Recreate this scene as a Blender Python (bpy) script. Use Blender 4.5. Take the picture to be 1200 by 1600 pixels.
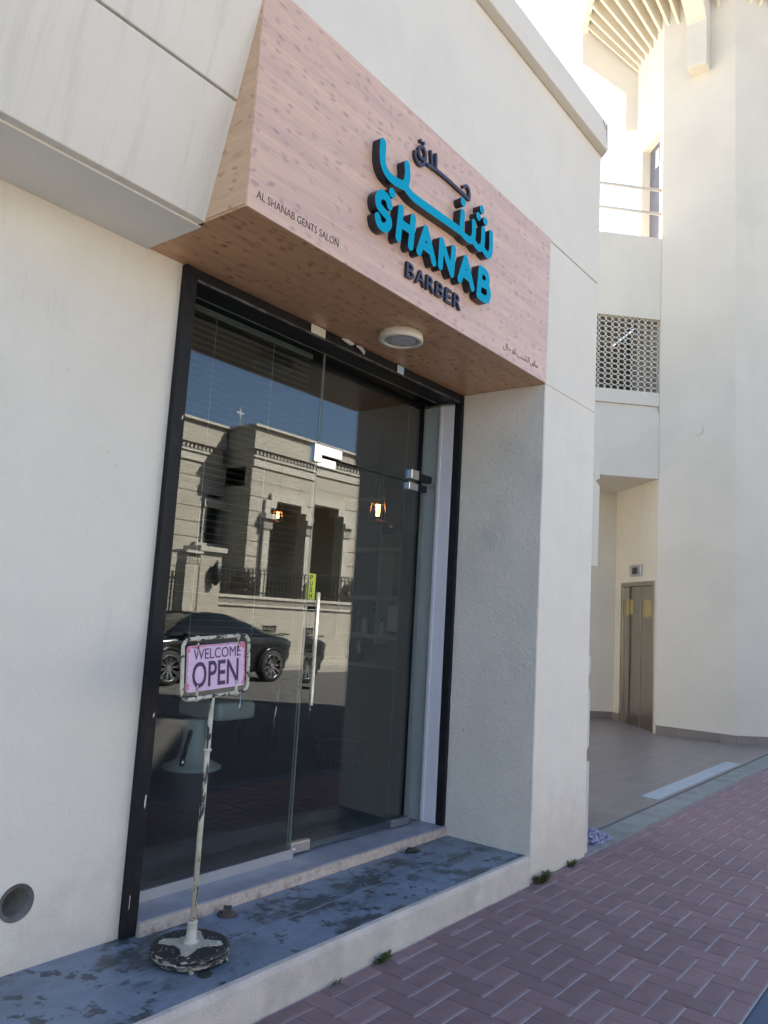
import bpy, bmesh, math, random
import numpy as np
from mathutils import Vector, Matrix

random.seed(7)
for o in list(bpy.data.objects):
    bpy.data.objects.remove(o)
sc = bpy.context.scene
COL = sc.collection
R = math.radians

# ------------------------------------------------------------------ camera, light, exposure
YAW, PIT, ROL, FPX = 0.90398259, 0.13147619, 0.05873994, 1222.80836
f = Vector((math.sin(YAW)*math.cos(PIT), math.cos(YAW)*math.cos(PIT), math.sin(PIT)))
r0 = Vector((math.cos(YAW), -math.sin(YAW), 0))
u0 = r0.cross(f)
rr = r0*math.cos(ROL) + u0*math.sin(ROL)
uu = -r0*math.sin(ROL) + u0*math.cos(ROL)
cam = bpy.data.cameras.new('camera')
cam.sensor_fit = 'VERTICAL'; cam.sensor_height = 24.0; cam.lens = FPX/1600*24.0
cam.clip_start = 0.05; cam.clip_end = 800
camo = bpy.data.objects.new('camera', cam); COL.objects.link(camo)
mw = Matrix.Identity(4)
for i in range(3):
    mw[i][0] = rr[i]; mw[i][1] = uu[i]; mw[i][2] = -f[i]
mw[0][3], mw[1][3], mw[2][3] = 0.0, -2.2, 1.5
camo.matrix_world = mw
sc.camera = camo

SUN_EL, SUN_AZ = R(43.0), R(33.5)          # azimuth from +Y towards +X
w = bpy.data.worlds.new('World'); sc.world = w; w.use_nodes = True
nt = w.node_tree
sk = nt.nodes.new('ShaderNodeTexSky'); sk.sky_type = 'NISHITA'; sk.sun_disc = False
sk.sun_elevation = SUN_EL; sk.sun_rotation = SUN_AZ
sk.air_density = 1.0; sk.dust_density = 1.6; sk.ozone_density = 3.2
nt.links.new(sk.outputs[0], nt.nodes['Background'].inputs[0])
nt.nodes['Background'].inputs[1].default_value = 0.055
sun = bpy.data.lights.new('sun', 'SUN'); sun.energy = 5.0; sun.angle = R(0.53); sun.color = (1.0, 0.93, 0.83)
suno = bpy.data.objects.new('sun', sun); COL.objects.link(suno)
sd = Vector((math.sin(SUN_AZ)*math.cos(SUN_EL), math.cos(SUN_AZ)*math.cos(SUN_EL), math.sin(SUN_EL)))
suno.rotation_euler = sd.to_track_quat('Z', 'Y').to_euler(); suno.location = (20, 30, 40)
sc.view_settings.view_transform = 'Standard'; sc.view_settings.look = 'None'
sc.view_settings.gamma = 1.0; sc.view_settings.use_curve_mapping = False
sc.view_settings.exposure = 2.72
sc.render.engine = 'CYCLES'
sc.cycles.max_bounces = 10; sc.cycles.diffuse_bounces = 5; sc.cycles.glossy_bounces = 5
sc.cycles.transparent_max_bounces = 24; sc.cycles.use_denoising = True

# ------------------------------------------------------------------ materials
def newmat(name):
    m = bpy.data.materials.new(name); m.use_nodes = True
    return m, m.node_tree, m.node_tree.nodes, m.node_tree.links, m.node_tree.nodes['Principled BSDF']

def c4(c): return (c[0], c[1], c[2], 1.0)

def noise(N, L, co, scale, detail=3.0, rough=0.55, vec=None):
    n = N.new('ShaderNodeTexNoise'); n.inputs['Scale'].default_value = scale
    n.inputs['Detail'].default_value = detail; n.inputs['Roughness'].default_value = rough
    if vec is not None:
        mp = N.new('ShaderNodeMapping'); mp.inputs['Scale'].default_value = vec
        L.new(co, mp.inputs['Vector']); L.new(mp.outputs[0], n.inputs['Vector'])
    else:
        L.new(co, n.inputs['Vector'])
    return n.outputs['Fac']

def ramp(N, L, fac, p0, c0, p1, c1, extra=None):
    r = N.new('ShaderNodeValToRGB')
    r.color_ramp.elements[0].position = p0; r.color_ramp.elements[0].color = c4(c0)
    r.color_ramp.elements[1].position = p1; r.color_ramp.elements[1].color = c4(c1)
    for p, c in (extra or []):
        e = r.color_ramp.elements.new(p); e.color = c4(c)
    L.new(fac, r.inputs['Fac']); return r.outputs['Color']

def mixc(N, L, fac, a, b, mode='MIX'):
    m = N.new('ShaderNodeMix'); m.data_type = 'RGBA'; m.blend_type = mode
    for sock, v in ((m.inputs[0], fac), (m.inputs[6], a), (m.inputs[7], b)):
        if hasattr(v, 'is_output'): L.new(v, sock)
        elif isinstance(v, (tuple, list)): sock.default_value = c4(v)
        else: sock.default_value = v
    return m.outputs[2]

def bump(N, L, P, height, strength, dist, normal=None):
    b = N.new('ShaderNodeBump'); b.inputs['Strength'].default_value = strength; b.inputs['Distance'].default_value = dist
    L.new(height, b.inputs['Height'])
    if normal is not None: L.new(normal, b.inputs['Normal'])
    L.new(b.outputs[0], P.inputs['Normal']); return b.outputs[0]

def mat(name, col, rough=0.6, var=0.1, vscale=4.0, vvec=None, grain=None, metallic=0.0, spec=0.5,
        specks=None, stains=None, coat=0.0, island=0.0, splash=None):
    """plain painted, metal, plastic or stone surface: colour variation, grain, specks, stains"""
    m, T, N, L, P = newmat(name)
    tc = N.new('ShaderNodeTexCoord'); co = tc.outputs['Object']
    P.inputs['Roughness'].default_value = rough; P.inputs['Metallic'].default_value = metallic
    P.inputs['Specular IOR Level'].default_value = spec
    if coat: P.inputs['Coat Weight'].default_value = coat; P.inputs['Coat Roughness'].default_value = 0.05
    out = None
    if var > 0:
        n = noise(N, L, co, vscale, 4.0, 0.6, vvec)
        lo = tuple(x*(1-var) for x in col); hi = tuple(min(1, x*(1+var)) for x in col)
        out = ramp(N, L, n, 0.3, lo, 0.7, hi)
    else:
        rgb = N.new('ShaderNodeRGB'); rgb.outputs[0].default_value = c4(col); out = rgb.outputs[0]
    if island > 0:
        oi = N.new('ShaderNodeObjectInfo')
        k = ramp(N, L, oi.outputs['Random'], 0.0, (1-island,)*3, 1.0, (1+island*0.0,)*3)
        out = mixc(N, L, 1.0, out, k, 'MULTIPLY')
    for (sc_, p0, p1, colr, vec) in (stains or []):
        n = noise(N, L, co, sc_, 6.0, 0.65, vec)
        k = ramp(N, L, n, p0, (0, 0, 0), p1, (1, 1, 1))
        out = mixc(N, L, k, out, colr)
    if splash:          # sandy dirt splashed up from the pavement, ragged upper edge
        sx = N.new('ShaderNodeSeparateXYZ'); L.new(co, sx.inputs[0])
        n = noise(N, L, co, 7, 5.0, 0.65)
        md = N.new('ShaderNodeMath'); md.operation = 'MULTIPLY_ADD'; md.inputs[1].default_value = -0.9; L.new(n, md.inputs[0]); L.new(sx.outputs['Z'], md.inputs[2])
        md2 = N.new('ShaderNodeMath'); md2.operation = 'ADD'; md2.inputs[1].default_value = 0.30; L.new(md.outputs[0], md2.inputs[0])
        k = ramp(N, L, md2.outputs[0], 0.0, (0.7, 0.7, 0.7), 0.38, (0, 0, 0))
        out = mixc(N, L, k, out, splash[2])
    if specks:
        sc_, p0, colr = specks
        n = noise(N, L, co, sc_, 2.0, 0.5)
        k = ramp(N, L, n, p0, (0, 0, 0), p0+0.03, (1, 1, 1))
        out = mixc(N, L, k, out, colr)
    L.new(out, P.inputs['Base Color'])
    if grain:
        n = noise(N, L, co, grain[0], 4.0, 0.6)
        nn = bump(N, L, P, n, grain[1], grain[2])
        if len(grain) > 3:
            n2 = noise(N, L, co, grain[3], 3.0, 0.5)
            bump(N, L, P, n2, grain[4], grain[5], nn)
    return m

def wood(name, base, dark, along, uv=('X', 'Z')):
    """printed bamboo laminate: streaks and knots running along one axis"""
    m, T, N, L, P = newmat(name)
    co = N.new('ShaderNodeTexCoord').outputs['Object']
    s1 = {'x': (1.6, 30, 30), 'y': (30, 1.6, 30)}[along]
    s2 = {'x': (0.5, 9, 9), 'y': (9, 0.5, 9)}[along]
    s3 = {'x': (12.5, 28, 28), 'y': (28, 12.5, 28)}[along]
    g = noise(N, L, co, 3.0, 5.0, 0.6, s1)
    c = ramp(N, L, g, 0.35, tuple(x*0.91 for x in base), 0.68, tuple(min(1, x*1.07) for x in base))
    g2 = noise(N, L, co, 2.0, 2.0, 0.5, s2)
    c = mixc(N, L, 1.0, c, ramp(N, L, g2, 0.35, (0.9, 0.88, 0.9), 0.65, (1.04, 1.03, 1.0)), 'MULTIPLY')
    mp = N.new('ShaderNodeMapping'); mp.inputs['Scale'].default_value = s3
    nz = N.new('ShaderNodeTexNoise'); nz.inputs['Scale'].default_value = 6; L.new(co, nz.inputs['Vector'])
    va = N.new('ShaderNodeVectorMath'); va.operation = 'MULTIPLY_ADD'
    va.inputs[1].default_value = (0.11, 0.11, 0.11)
    L.new(nz.outputs['Color'], va.inputs[0]); L.new(co, va.inputs[2]); L.new(va.outputs[0], mp.inputs['Vector'])
    vo = N.new('ShaderNodeTexVoronoi'); vo.voronoi_dimensions = '2D'; vo.inputs['Scale'].default_value = 1.0; vo.inputs['Randomness'].default_value = 0.95
    sx = N.new('ShaderNodeSeparateXYZ'); cx = N.new('ShaderNodeCombineXYZ'); L.new(mp.outputs[0], sx.inputs[0])
    L.new(sx.outputs[uv[0]], cx.inputs['X']); L.new(sx.outputs[uv[1]], cx.inputs['Y']); L.new(cx.outputs[0], vo.inputs['Vector'])
    k = ramp(N, L, vo.outputs['Distance'], 0.06, (1, 1, 1), 0.33, (0, 0, 0))
    sep = N.new('ShaderNodeSeparateColor'); L.new(vo.outputs['Color'], sep.inputs[0])
    k2 = ramp(N, L, sep.outputs[0], 0.32, (0, 0, 0), 0.85, (1, 1, 1))
    kk = mixc(N, L, 1.0, k, k2, 'MULTIPLY')
    brk = noise(N, L, co, 60, 3.0, 0.6, {'x': (0.45, 1, 1), 'y': (1, 0.45, 1)}[along])
    kk = mixc(N, L, 1.0, kk, ramp(N, L, brk, 0.32, (0.25, 0.25, 0.25), 0.52, (1, 1, 1)), 'MULTIPLY')
    c = mixc(N, L, kk, c, dark)
    pale = noise(N, L, co, 5.0, 4.0, 0.6, {'x': (1.2, 26, 26), 'y': (26, 1.2, 26)}[along])
    c = mixc(N, L, ramp(N, L, pale, 0.60, (0, 0, 0), 0.72, (0.35, 0.35, 0.35)), c, tuple(min(1, x*1.3) for x in base))
    L.new(c, P.inputs['Base Color'])
    P.inputs['Roughness'].default_value = 0.33; P.inputs['Specular IOR Level'].default_value = 0.5
    bump(N, L, P, g, 0.05, 0.001)
    return m

def peeled(name, paint, under, scale, p0, p1, rough=0.55, stretch=None):
    """paint that has flaked off down to dark metal"""
    m, T, N, L, P = newmat(name)
    co = N.new('ShaderNodeTexCoord').outputs['Object']
    n = noise(N, L, co, scale, 6.0, 0.62, stretch)
    k = ramp(N, L, n, p0, (0, 0, 0), p1, (1, 1, 1))
    v = noise(N, L, co, 25, 3.0)
    pc = ramp(N, L, v, 0.3, tuple(x*0.82 for x in paint), 0.7, tuple(min(1, x*1.08) for x in paint))
    L.new(mixc(N, L, k, pc, under), P.inputs['Base Color'])
    P.inputs['Roughness'].default_value = rough
    bump(N, L, P, k, -0.6, 0.002)
    return m

def make_glass(name, tint, ior=1.5, rough=0.0):
    m, T, N, L, P = newmat(name)
    N.remove(P)
    out = N['Material Output']
    geo = N.new('ShaderNodeNewGeometry')
    mx = N.new('ShaderNodeMix'); mx.data_type = 'FLOAT'
    mx.inputs[2].default_value = ior; mx.inputs[3].default_value = 1.0/ior
    L.new(geo.outputs['Backfacing'], mx.inputs[0])
    fr = N.new('ShaderNodeFresnel'); L.new(mx.outputs[0], fr.inputs['IOR'])
    tr = N.new('ShaderNodeBsdfTransparent'); tr.inputs[0].default_value = c4(tint)
    gl = N.new('ShaderNodeBsdfGlossy'); gl.inputs['Roughness'].default_value = rough
    ms = N.new('ShaderNodeMixShader')
    L.new(fr.outputs[0], ms.inputs[0]); L.new(tr.outputs[0], ms.inputs[1]); L.new(gl.outputs[0], ms.inputs[2])
    L.new(ms.outputs[0], out.inputs['Surface'])
    return m

WALLC = (0.765, 0.70, 0.605)
STAIN = (0.56, 0.53, 0.47)
m_wall = mat('white_stucco', WALLC, 0.85, 0.045, 2.2, grain=(120, 0.6, 0.007, 20, 0.35, 0.010), spec=0.25,
             stains=[(1.1, 0.52, 0.85, (0.66, 0.60, 0.515), None), (6.0, 0.60, 0.85, (0.64, 0.60, 0.535), (2.2, 2.2, 0.25)), (48, 0.68, 0.72, (0.56, 0.53, 0.47), None)],
             splash=(0.0, 0.62, (0.60, 0.535, 0.455)))
m_reveal = mat('rough_stucco', (0.74, 0.68, 0.59), 0.9, 0.06, 2.0, grain=(100, 0.9, 0.010, 34, 0.5, 0.012), spec=0.2,
               stains=[(26, 0.64, 0.70, (0.44, 0.415, 0.375), (1, 1.3, 1.5)), (2.2, 0.52, 0.8, (0.60, 0.565, 0.50), None), (75, 0.66, 0.70, (0.48, 0.45, 0.40), None)])
m_fascia = mat('streaked_stucco', (0.77, 0.705, 0.61), 0.85, 0.04, 2.0, grain=(110, 0.5, 0.005, 30, 0.2, 0.006), spec=0.25,
               stains=[(3.0, 0.50, 0.80, (0.61, 0.555, 0.475), (5.5, 0.35, 0.35)), (60, 0.70, 0.75, (0.5, 0.47, 0.42), None)])
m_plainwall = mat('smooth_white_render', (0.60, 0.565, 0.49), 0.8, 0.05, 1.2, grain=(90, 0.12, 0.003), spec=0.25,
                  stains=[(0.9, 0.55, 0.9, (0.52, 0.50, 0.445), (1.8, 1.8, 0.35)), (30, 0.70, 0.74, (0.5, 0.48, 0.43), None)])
m_kerb = mat('worn_white_kerb', (0.57, 0.51, 0.45), 0.85, 0.10, 6.0, grain=(110, 0.7, 0.008, 16, 0.5, 0.012), spec=0.25,
             stains=[(5, 0.50, 0.78, (0.42, 0.375, 0.33), None), (36, 0.66, 0.71, (0.34, 0.30, 0.26), None)])
m_sill = mat('rough_sill_edge', (0.52, 0.43, 0.37), 0.9, 0.15, 30.0, grain=(60, 0.9, 0.012), spec=0.2,
             stains=[(22, 0.56, 0.70, (0.32, 0.25, 0.21), None)])
m_silltop = mat('worn_blue_grey_sill', (0.30, 0.31, 0.36), 0.4, 0.15, 8.0, grain=(120, 0.15, 0.002), stains=[(9, 0.55, 0.8, (0.2, 0.2, 0.24), None)])
m_platform = mat('worn_blue_grey_paint', (0.205, 0.25, 0.315), 0.45, 0.16, 6.0, grain=(140, 0.3, 0.003, 22, 0.4, 0.006),
                 stains=[(1.9, 0.47, 0.64, (0.11, 0.14, 0.17), (0.8, 1.4, 1)), (3.4, 0.515, 0.60, (0.070, 0.083, 0.090), (0.9, 1.3, 1)),
                         (11, 0.565, 0.61, (0.070, 0.083, 0.10), None), (2.7, 0.64, 0.68, (0.125, 0.13, 0.10), None), (30, 0.66, 0.685, (0.29, 0.325, 0.375), None), (70, 0.68, 0.70, (0.05, 0.06, 0.07), None)])
m_wood_f = wood('skylit_bamboo_laminate', (0.69, 0.46, 0.345), (0.46, 0.26, 0.235), 'x')  # same laminate on all sides; pink skylight tint painted into the front
m_wood_s = wood('shaded_bamboo_laminate', (0.56, 0.32, 0.175), (0.20, 0.095, 0.05), 'x', ('X', 'Y'))  # same laminate, soffit shade painted in as a darker brown
m_wood_c = wood('warm_lit_bamboo_laminate', (0.60, 0.41, 0.27), (0.36, 0.21, 0.13), 'y', ('Y', 'Z'))  # same laminate, warm bounce light on the cheek painted into its tone
m_turq = mat('turquoise_acrylic', (0.0, 0.335, 0.50), 0.55, 0.0, spec=0.08)
m_side = mat('black_letter_side', (0.012, 0.012, 0.02), 0.3, 0.0)
m_navy = mat('dark_navy_letter', (0.03, 0.028, 0.055), 0.4, 0.0)
m_print = mat('dark_print', (0.05, 0.04, 0.05), 0.6, 0.0)
m_black = mat('black_chipped_paint', (0.010, 0.010, 0.012), 0.55, 0.25, 20, grain=(60, 0.3, 0.003), spec=0.25,
              stains=[(45, 0.70, 0.715, (0.34, 0.33, 0.31), (1, 1, 0.4)), (9, 0.55, 0.8, (0.03, 0.03, 0.03), None)])
m_dark = mat('black_plastic', (0.010, 0.010, 0.012), 0.5, 0.1, spec=0.25)
m_jamb = mat('pale_lilac_jamb', (0.62, 0.60, 0.64), 0.5, 0.05, 4, stains=[(30, 0.68, 0.72, (0.35, 0.34, 0.36), None)])
m_chrome = mat('polished_steel', (0.78, 0.78, 0.79), 0.09, 0.0, metallic=1.0)
m_brushed = mat('brushed_steel', (0.55, 0.55, 0.56), 0.32, 0.08, 60, (1, 1, 0.05), metallic=1.0)
m_alu = mat('grey_aluminium', (0.42, 0.44, 0.47), 0.4, 0.05, metallic=0.6)
m_glass = make_glass('window_glass', (0.86, 0.90, 0.88), 1.80)
m_gedge = mat('green_glass_edge', (0.36, 0.39, 0.33), 0.25, 0.15, 30)
m_yellow = mat('yellow_sticker', (0.62, 0.66, 0.05), 0.45, 0.03)
m_cream = mat('cream_plastic', (0.66, 0.62, 0.53), 0.45, 0.03)
m_lampglass = mat('grey_lamp_diffuser', (0.50, 0.51, 0.52), 0.35, 0.02)
m_stkr = mat('pale_blue_label', (0.34, 0.55, 0.70), 0.4, 0.0)
m_whitepl = mat('white_label', (0.72, 0.72, 0.72), 0.5, 0.02)
m_torn = mat('torn_plaster', (0.62, 0.60, 0.57), 0.9, 0.15, 40, grain=(70, 0.8, 0.006))
m_sand = mat('pale_joint_sand', (0.47, 0.42, 0.42), 0.95, 0.15, 20)
m_brick = mat('purple_paver', (0.275, 0.180, 0.180), 0.75, 0.14, 9.0, grain=(160, 0.45, 0.003, 40, 0.2, 0.003), spec=0.3, island=0.22,
              stains=[(1.1, 0.50, 0.74, (0.195, 0.150, 0.160), None), (42, 0.695, 0.72, (0.36, 0.33, 0.33), None), (13, 0.70, 0.73, (0.08, 0.07, 0.08), None)])
m_conc = mat('green_grey_concrete', (0.235, 0.245, 0.235), 0.85, 0.15, 5.0, grain=(120, 0.4, 0.004),
             stains=[(4, 0.5, 0.75, (0.15, 0.17, 0.145), None), (14, 0.6, 0.7, (0.30, 0.34, 0.36), None)])
m_tile = mat('beige_floor_tile', (0.225, 0.20, 0.19), 0.38, 0.10, 3.0, grain=(120, 0.06, 0.002), island=0.07,
             stains=[(2.0, 0.55, 0.8, (0.18, 0.165, 0.16), None)])
m_grout = mat('floor_grout', (0.21, 0.19, 0.18), 0.9, 0.1)
m_paletile = mat('pale_blue_tile', (0.36, 0.42, 0.46), 0.5, 0.06, 5)
m_skirt = mat('brown_skirting_tile', (0.20, 0.175, 0.165), 0.45, 0.08, island=0.12)
m_asph = mat('asphalt', (0.085, 0.083, 0.082), 0.9, 0.18, 3.0, grain=(150, 0.6, 0.006), specks=(110, 0.64, (0.16, 0.155, 0.15)))
m_bluekerb = mat('blue_kerb_paint', (0.035, 0.075, 0.135), 0.6, 0.2, 8, grain=(80, 0.3, 0.004), stains=[(14, 0.64, 0.72, (0.25, 0.27, 0.30), None)])
m_ground = mat('sandy_ground', (0.34, 0.29, 0.23), 0.95, 0.15, 0.6)
m_crack = mat('dark_crack', (0.05, 0.045, 0.04), 0.9, 0.0)
m_gal = mat('shade_toned_gallery', (0.15, 0.14, 0.125), 0.9, 0.2, 2)  # dark colour stands in for the shade behind the lattice
m_lattice = mat('white_lattice', (0.60, 0.575, 0.51), 0.7, 0.04)
m_fin = mat('cream_fin', (0.64, 0.58, 0.46), 0.8, 0.03)
m_graydoor = mat('grey_metal_door', (0.13, 0.13, 0.16), 0.5, 0.15, 5)
m_yreflect = mat('yellow_reflection', (0.34, 0.28, 0.12), 0.6, 0.12, 14)  # colour of the painted reflections on the lift doors
m_signframe = peeled('chipped_cream_paint', (0.56, 0.52, 0.41), (0.035, 0.03, 0.028), 30, 0.54, 0.56)
m_signpole = peeled('chipped_pole_paint', (0.56, 0.51, 0.39), (0.035, 0.03, 0.028), 38, 0.535, 0.555, stretch=(1, 1, 0.30))
m_basetop = peeled('black_base_with_chips', (0.018, 0.018, 0.022), (0.46, 0.43, 0.36), 75, 0.615, 0.63)
m_baserim = peeled('chipped_base_rim', (0.40, 0.37, 0.30), (0.02, 0.02, 0.022), 30, 0.445, 0.475, stretch=(1, 1, 3.0))
m_baseplate = mat('cream_base_plate', (0.43, 0.405, 0.335), 0.6, 0.1, 20, stains=[(70, 0.62, 0.65, (0.03, 0.03, 0.03), None)])
m_signpink = mat('faded_pink_plate', (0.64, 0.455, 0.63), 0.5, 0.08, 14, specks=(160, 0.71, (0.25, 0.05, 0.15)),
                 stains=[(9, 0.56, 0.74, (0.62, 0.26, 0.42), None)])
m_signred = mat('pink_red_plate_edge', (0.58, 0.14, 0.24), 0.5, 0.2, 18, specks=(120, 0.66, (0.12, 0.03, 0.08)))
m_purple = mat('deep_purple_print', (0.035, 0.018, 0.075), 0.5, 0.2, 30)
m_green = mat('weed_green', (0.075, 0.11, 0.035), 0.7, 0.3, 30)
m_drygreen = mat('dry_weed', (0.16, 0.15, 0.06), 0.8, 0.3, 30)
m_rubber = mat('dark_rubber', (0.025, 0.022, 0.02), 0.7, 0.2, 30)
m_leaf = mat('dry_brown_scrap', (0.10, 0.075, 0.06), 0.85, 0.2, 30)
m_cloth = mat('blue_grey_cloth', (0.30, 0.31, 0.46), 0.9, 0.25, 18, stains=[(26, 0.52, 0.58, (0.03, 0.03, 0.06), (1, 2.2, 2.2))])
# interior
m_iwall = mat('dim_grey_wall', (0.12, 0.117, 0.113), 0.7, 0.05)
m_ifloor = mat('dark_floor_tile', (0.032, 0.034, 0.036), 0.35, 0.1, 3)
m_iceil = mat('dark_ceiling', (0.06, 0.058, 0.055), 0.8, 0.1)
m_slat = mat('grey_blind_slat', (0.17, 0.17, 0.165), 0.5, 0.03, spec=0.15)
m_cord = mat('blind_cord', (0.6, 0.6, 0.58), 0.8, 0.0)
m_leather = mat('white_leather', (0.84, 0.86, 0.86), 0.4, 0.04)
m_desk = mat('dark_desk', (0.05, 0.04, 0.035), 0.5, 0.15, 6, (1, 8, 8))
m_desktop = mat('pale_desk_top', (0.42, 0.39, 0.35), 0.4, 0.08)
m_shelf = mat('grey_shelf', (0.52, 0.51, 0.49), 0.5, 0.05)
m_screen = mat('black_screen', (0.01, 0.012, 0.016), 0.15, 0.0)
m_bluecl = mat('teal_gown', (0.10, 0.19, 0.24), 0.85, 0.15, 8)
m_red = mat('red_cap', (0.45, 0.03, 0.03), 0.4, 0.0)
m_wick = mat('dark_wire', (0.03, 0.03, 0.03), 0.5, 0.1)
m_copper = mat('copper_tube', (0.75, 0.35, 0.22), 0.3, 0.0, metallic=1.0)
def emis(name, col, s):
    m, T, N, L, P = newmat(name)
    P.inputs['Base Color'].default_value = c4(col); P.inputs['Emission Color'].default_value = c4(col)
    P.inputs['Emission Strength'].default_value = s; return m
m_fil = emis('glowing_filament', (1.0, 0.55, 0.14), 5.0)
# street opposite
m_stone = mat('beige_stone', (0.36, 0.335, 0.285), 0.8, 0.07, 1.5, grain=(40, 0.2, 0.004))
m_stone2 = mat('pale_stone_trim', (0.42, 0.40, 0.35), 0.75, 0.06, 2, grain=(40, 0.15, 0.003))
m_win = mat('dark_window', (0.012, 0.013, 0.015), 0.12, 0.0)
m_iron = mat('black_iron', (0.015, 0.015, 0.015), 0.45, 0.1)
m_carpaint = mat('black_car_paint', (0.008, 0.009, 0.011), 0.18, 0.0, coat=0.8)
m_carglass = mat('dark_car_glass', (0.008, 0.01, 0.012), 0.05, 0.0)
m_tyre = mat('black_tyre', (0.02, 0.02, 0.02), 0.8, 0.1)
m_rim = mat('silver_rim', (0.65, 0.65, 0.66), 0.2, 0.0, metallic=1.0)
m_pav2 = mat('grey_pavement_slab', (0.30, 0.28, 0.25), 0.85, 0.1, 3, grain=(60, 0.3, 0.004))
m_bush = mat('brown_bush', (0.10, 0.065, 0.05), 0.8, 0.35, 5)
m_flag = mat('green_flag', (0.01, 0.22, 0.06), 0.8, 0.05)

# ------------------------------------------------------------------ geometry helpers
WT = {}
class MB:
    def __init__(s): s.v = []; s.f = []; s.mi = []; s.sm = []
    def add(s, V, F, mi=0, sm=False):
        k = len(s.v); s.v += [tuple(p) for p in V]
        for q in F: s.f.append([i+k for i in q]); s.mi.append(mi); s.sm.append(sm)
        return s
    def box(s, x0, x1, y0, y1, z0, z1, mi=0):
        V = [(x, y, z) for x in (x0, x1) for y in (y0, y1) for z in (z0, z1)]
        return s.add(V, [(0, 1, 3, 2), (4, 6, 7, 5), (0, 4, 5, 1), (2, 3, 7, 6), (0, 2, 6, 4), (1, 5, 7, 3)], mi)
    def prism(s, poly, d, mi=0, sm=False):
        n = len(poly); d = Vector(d)
        V = [Vector(p) for p in poly] + [Vector(p)+d for p in poly]
        F = [list(range(n))[::-1], [n+i for i in range(n)]] + [(i, (i+1) % n, n+(i+1) % n, n+i) for i in range(n)]
        return s.add(V, F, mi, sm)
    def bar(s, a, b, w, h, up=(0, 0, 1), mi=0):
        a, b = Vector(a), Vector(b); t = (b-a).normalized(); up = Vector(up)
        x = t.cross(up)
        if x.length < 1e-4: x = t.cross(Vector((1, 0, 0)))
        x.normalize(); y = x.cross(t)
        x = x*(w/2); y = y*(h/2)
        return s.prism([a-x-y, a+x-y, a+x+y, a-x+y], b-a, mi)
    def tube(s, pts, r, n=10, closed=False, mi=0, cap=True):
        pts = [Vector(p) for p in pts]; m = len(pts); V = []
        rs = r if isinstance(r, (list, tuple)) else [r]*m
        prev = None
        for i, p in enumerate(pts):
            a = pts[i-1] if (i > 0 or closed) else p
            b = pts[(i+1) % m] if (i < m-1 or closed) else p
            t = (b-a).normalized()
            if prev is None:
                x = t.cross(Vector((0, 0, 1)))
                if x.length < 1e-3: x = t.cross(Vector((1, 0, 0)))
            else:
                x = prev - t*prev.dot(t)
            x.normalize(); prev = x; y = t.cross(x)
            V += [p + (x*math.cos(2*math.pi*k/n) + y*math.sin(2*math.pi*k/n))*rs[i] for k in range(n)]
        F = []
        for i in range(m if closed else m-1):
            j = (i+1) % m
            F += [(i*n+k, i*n+(k+1) % n, j*n+(k+1) % n, j*n+k) for k in range(n)]
        s.add(V, F, mi, True)
        if cap and not closed:
            k0 = len(s.v)-len(V)
            s.f.append([k0+i for i in range(n)][::-1]); s.mi.append(mi); s.sm.append(False)
            s.f.append([k0+(m-1)*n+i for i in range(n)]); s.mi.append(mi); s.sm.append(False)
        return s
    def lathe(s, prof, c, n=32, axis='z', mi=0, sm=True, cap=True):
        V = []
        for (r, h) in prof:
            for k in range(n):
                a = 2*math.pi*k/n; x, y = r*math.cos(a), r*math.sin(a)
                p = (x, y, h) if axis == 'z' else ((x, -h, y) if axis == 'y' else (h, x, y))
                V.append((c[0]+p[0], c[1]+p[1], c[2]+p[2]))
        F = [(i*n+k, i*n+(k+1) % n, (i+1)*n+(k+1) % n, (i+1)*n+k) for i in range(len(prof)-1) for k in range(n)]
        s.add(V, F, mi, sm)
        k0 = len(s.v)-len(V)
        if cap and prof[0][0] > 1e-5: s.f.append([k0+i for i in range(n)][::-1]); s.mi.append(mi); s.sm.append(False)
        if cap and prof[-1][0] > 1e-5: s.f.append([k0+(len(prof)-1)*n+i for i in range(n)]); s.mi.append(mi); s.sm.append(False)
        return s
    def mesh(s, name, mats, bevel=0.0, seg=2, fix=True):
        me = bpy.data.meshes.new(name); bm = bmesh.new()
        vs = [bm.verts.new(p) for p in s.v]
        for q, mi, sm in zip(s.f, s.mi, s.sm):
            try:
                fc = bm.faces.new([vs[i] for i in q]); fc.material_index = mi; fc.smooth = sm
            except ValueError: pass
        bmesh.ops.remove_doubles(bm, verts=bm.verts, dist=1e-5)
        if fix: bmesh.ops.recalc_face_normals(bm, faces=bm.faces)
        if bevel > 0:
            es = [e for e in bm.edges if len(e.link_faces) == 2 and e.calc_face_angle(0) > 0.5]
            bmesh.ops.bevel(bm, geom=es, offset=bevel, segments=seg, affect='EDGES', profile=0.6)
        bm.to_mesh(me); bm.free()
        for mm in (mats if isinstance(mats, (list, tuple)) else [mats]): me.materials.append(mm)
        return me
    def build(s, name, mats, parent=None, bevel=0.0, seg=2, loc=None, fix=True):
        return put(name, s.mesh(name, mats, bevel, seg, fix), parent, loc)

def put(name, me, parent=None, loc=None):
    o = bpy.data.objects.new(name, me); COL.objects.link(o)
    wloc = Vector(loc) if loc is not None else Vector((0, 0, 0))
    if parent is not None:
        o.parent = parent; o.location = wloc - WT[parent]
    else:
        o.location = wloc
    WT[o] = wloc
    return o

def thing(name, label, cat, loc=(0, 0, 0), group=None):
    o = bpy.data.objects.new(name, None); COL.objects.link(o); o.location = loc; o.empty_display_size = 0.2
    WT[o] = Vector(loc); tag(o, label, cat, group); return o
def tag(o, label, cat, group=None, kind=None):
    o['label'] = label; o['category'] = cat
    if group: o['group'] = group
    if kind: o['kind'] = kind
    return o
def struct(o, kind='structure'): o['kind'] = kind; return o

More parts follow.
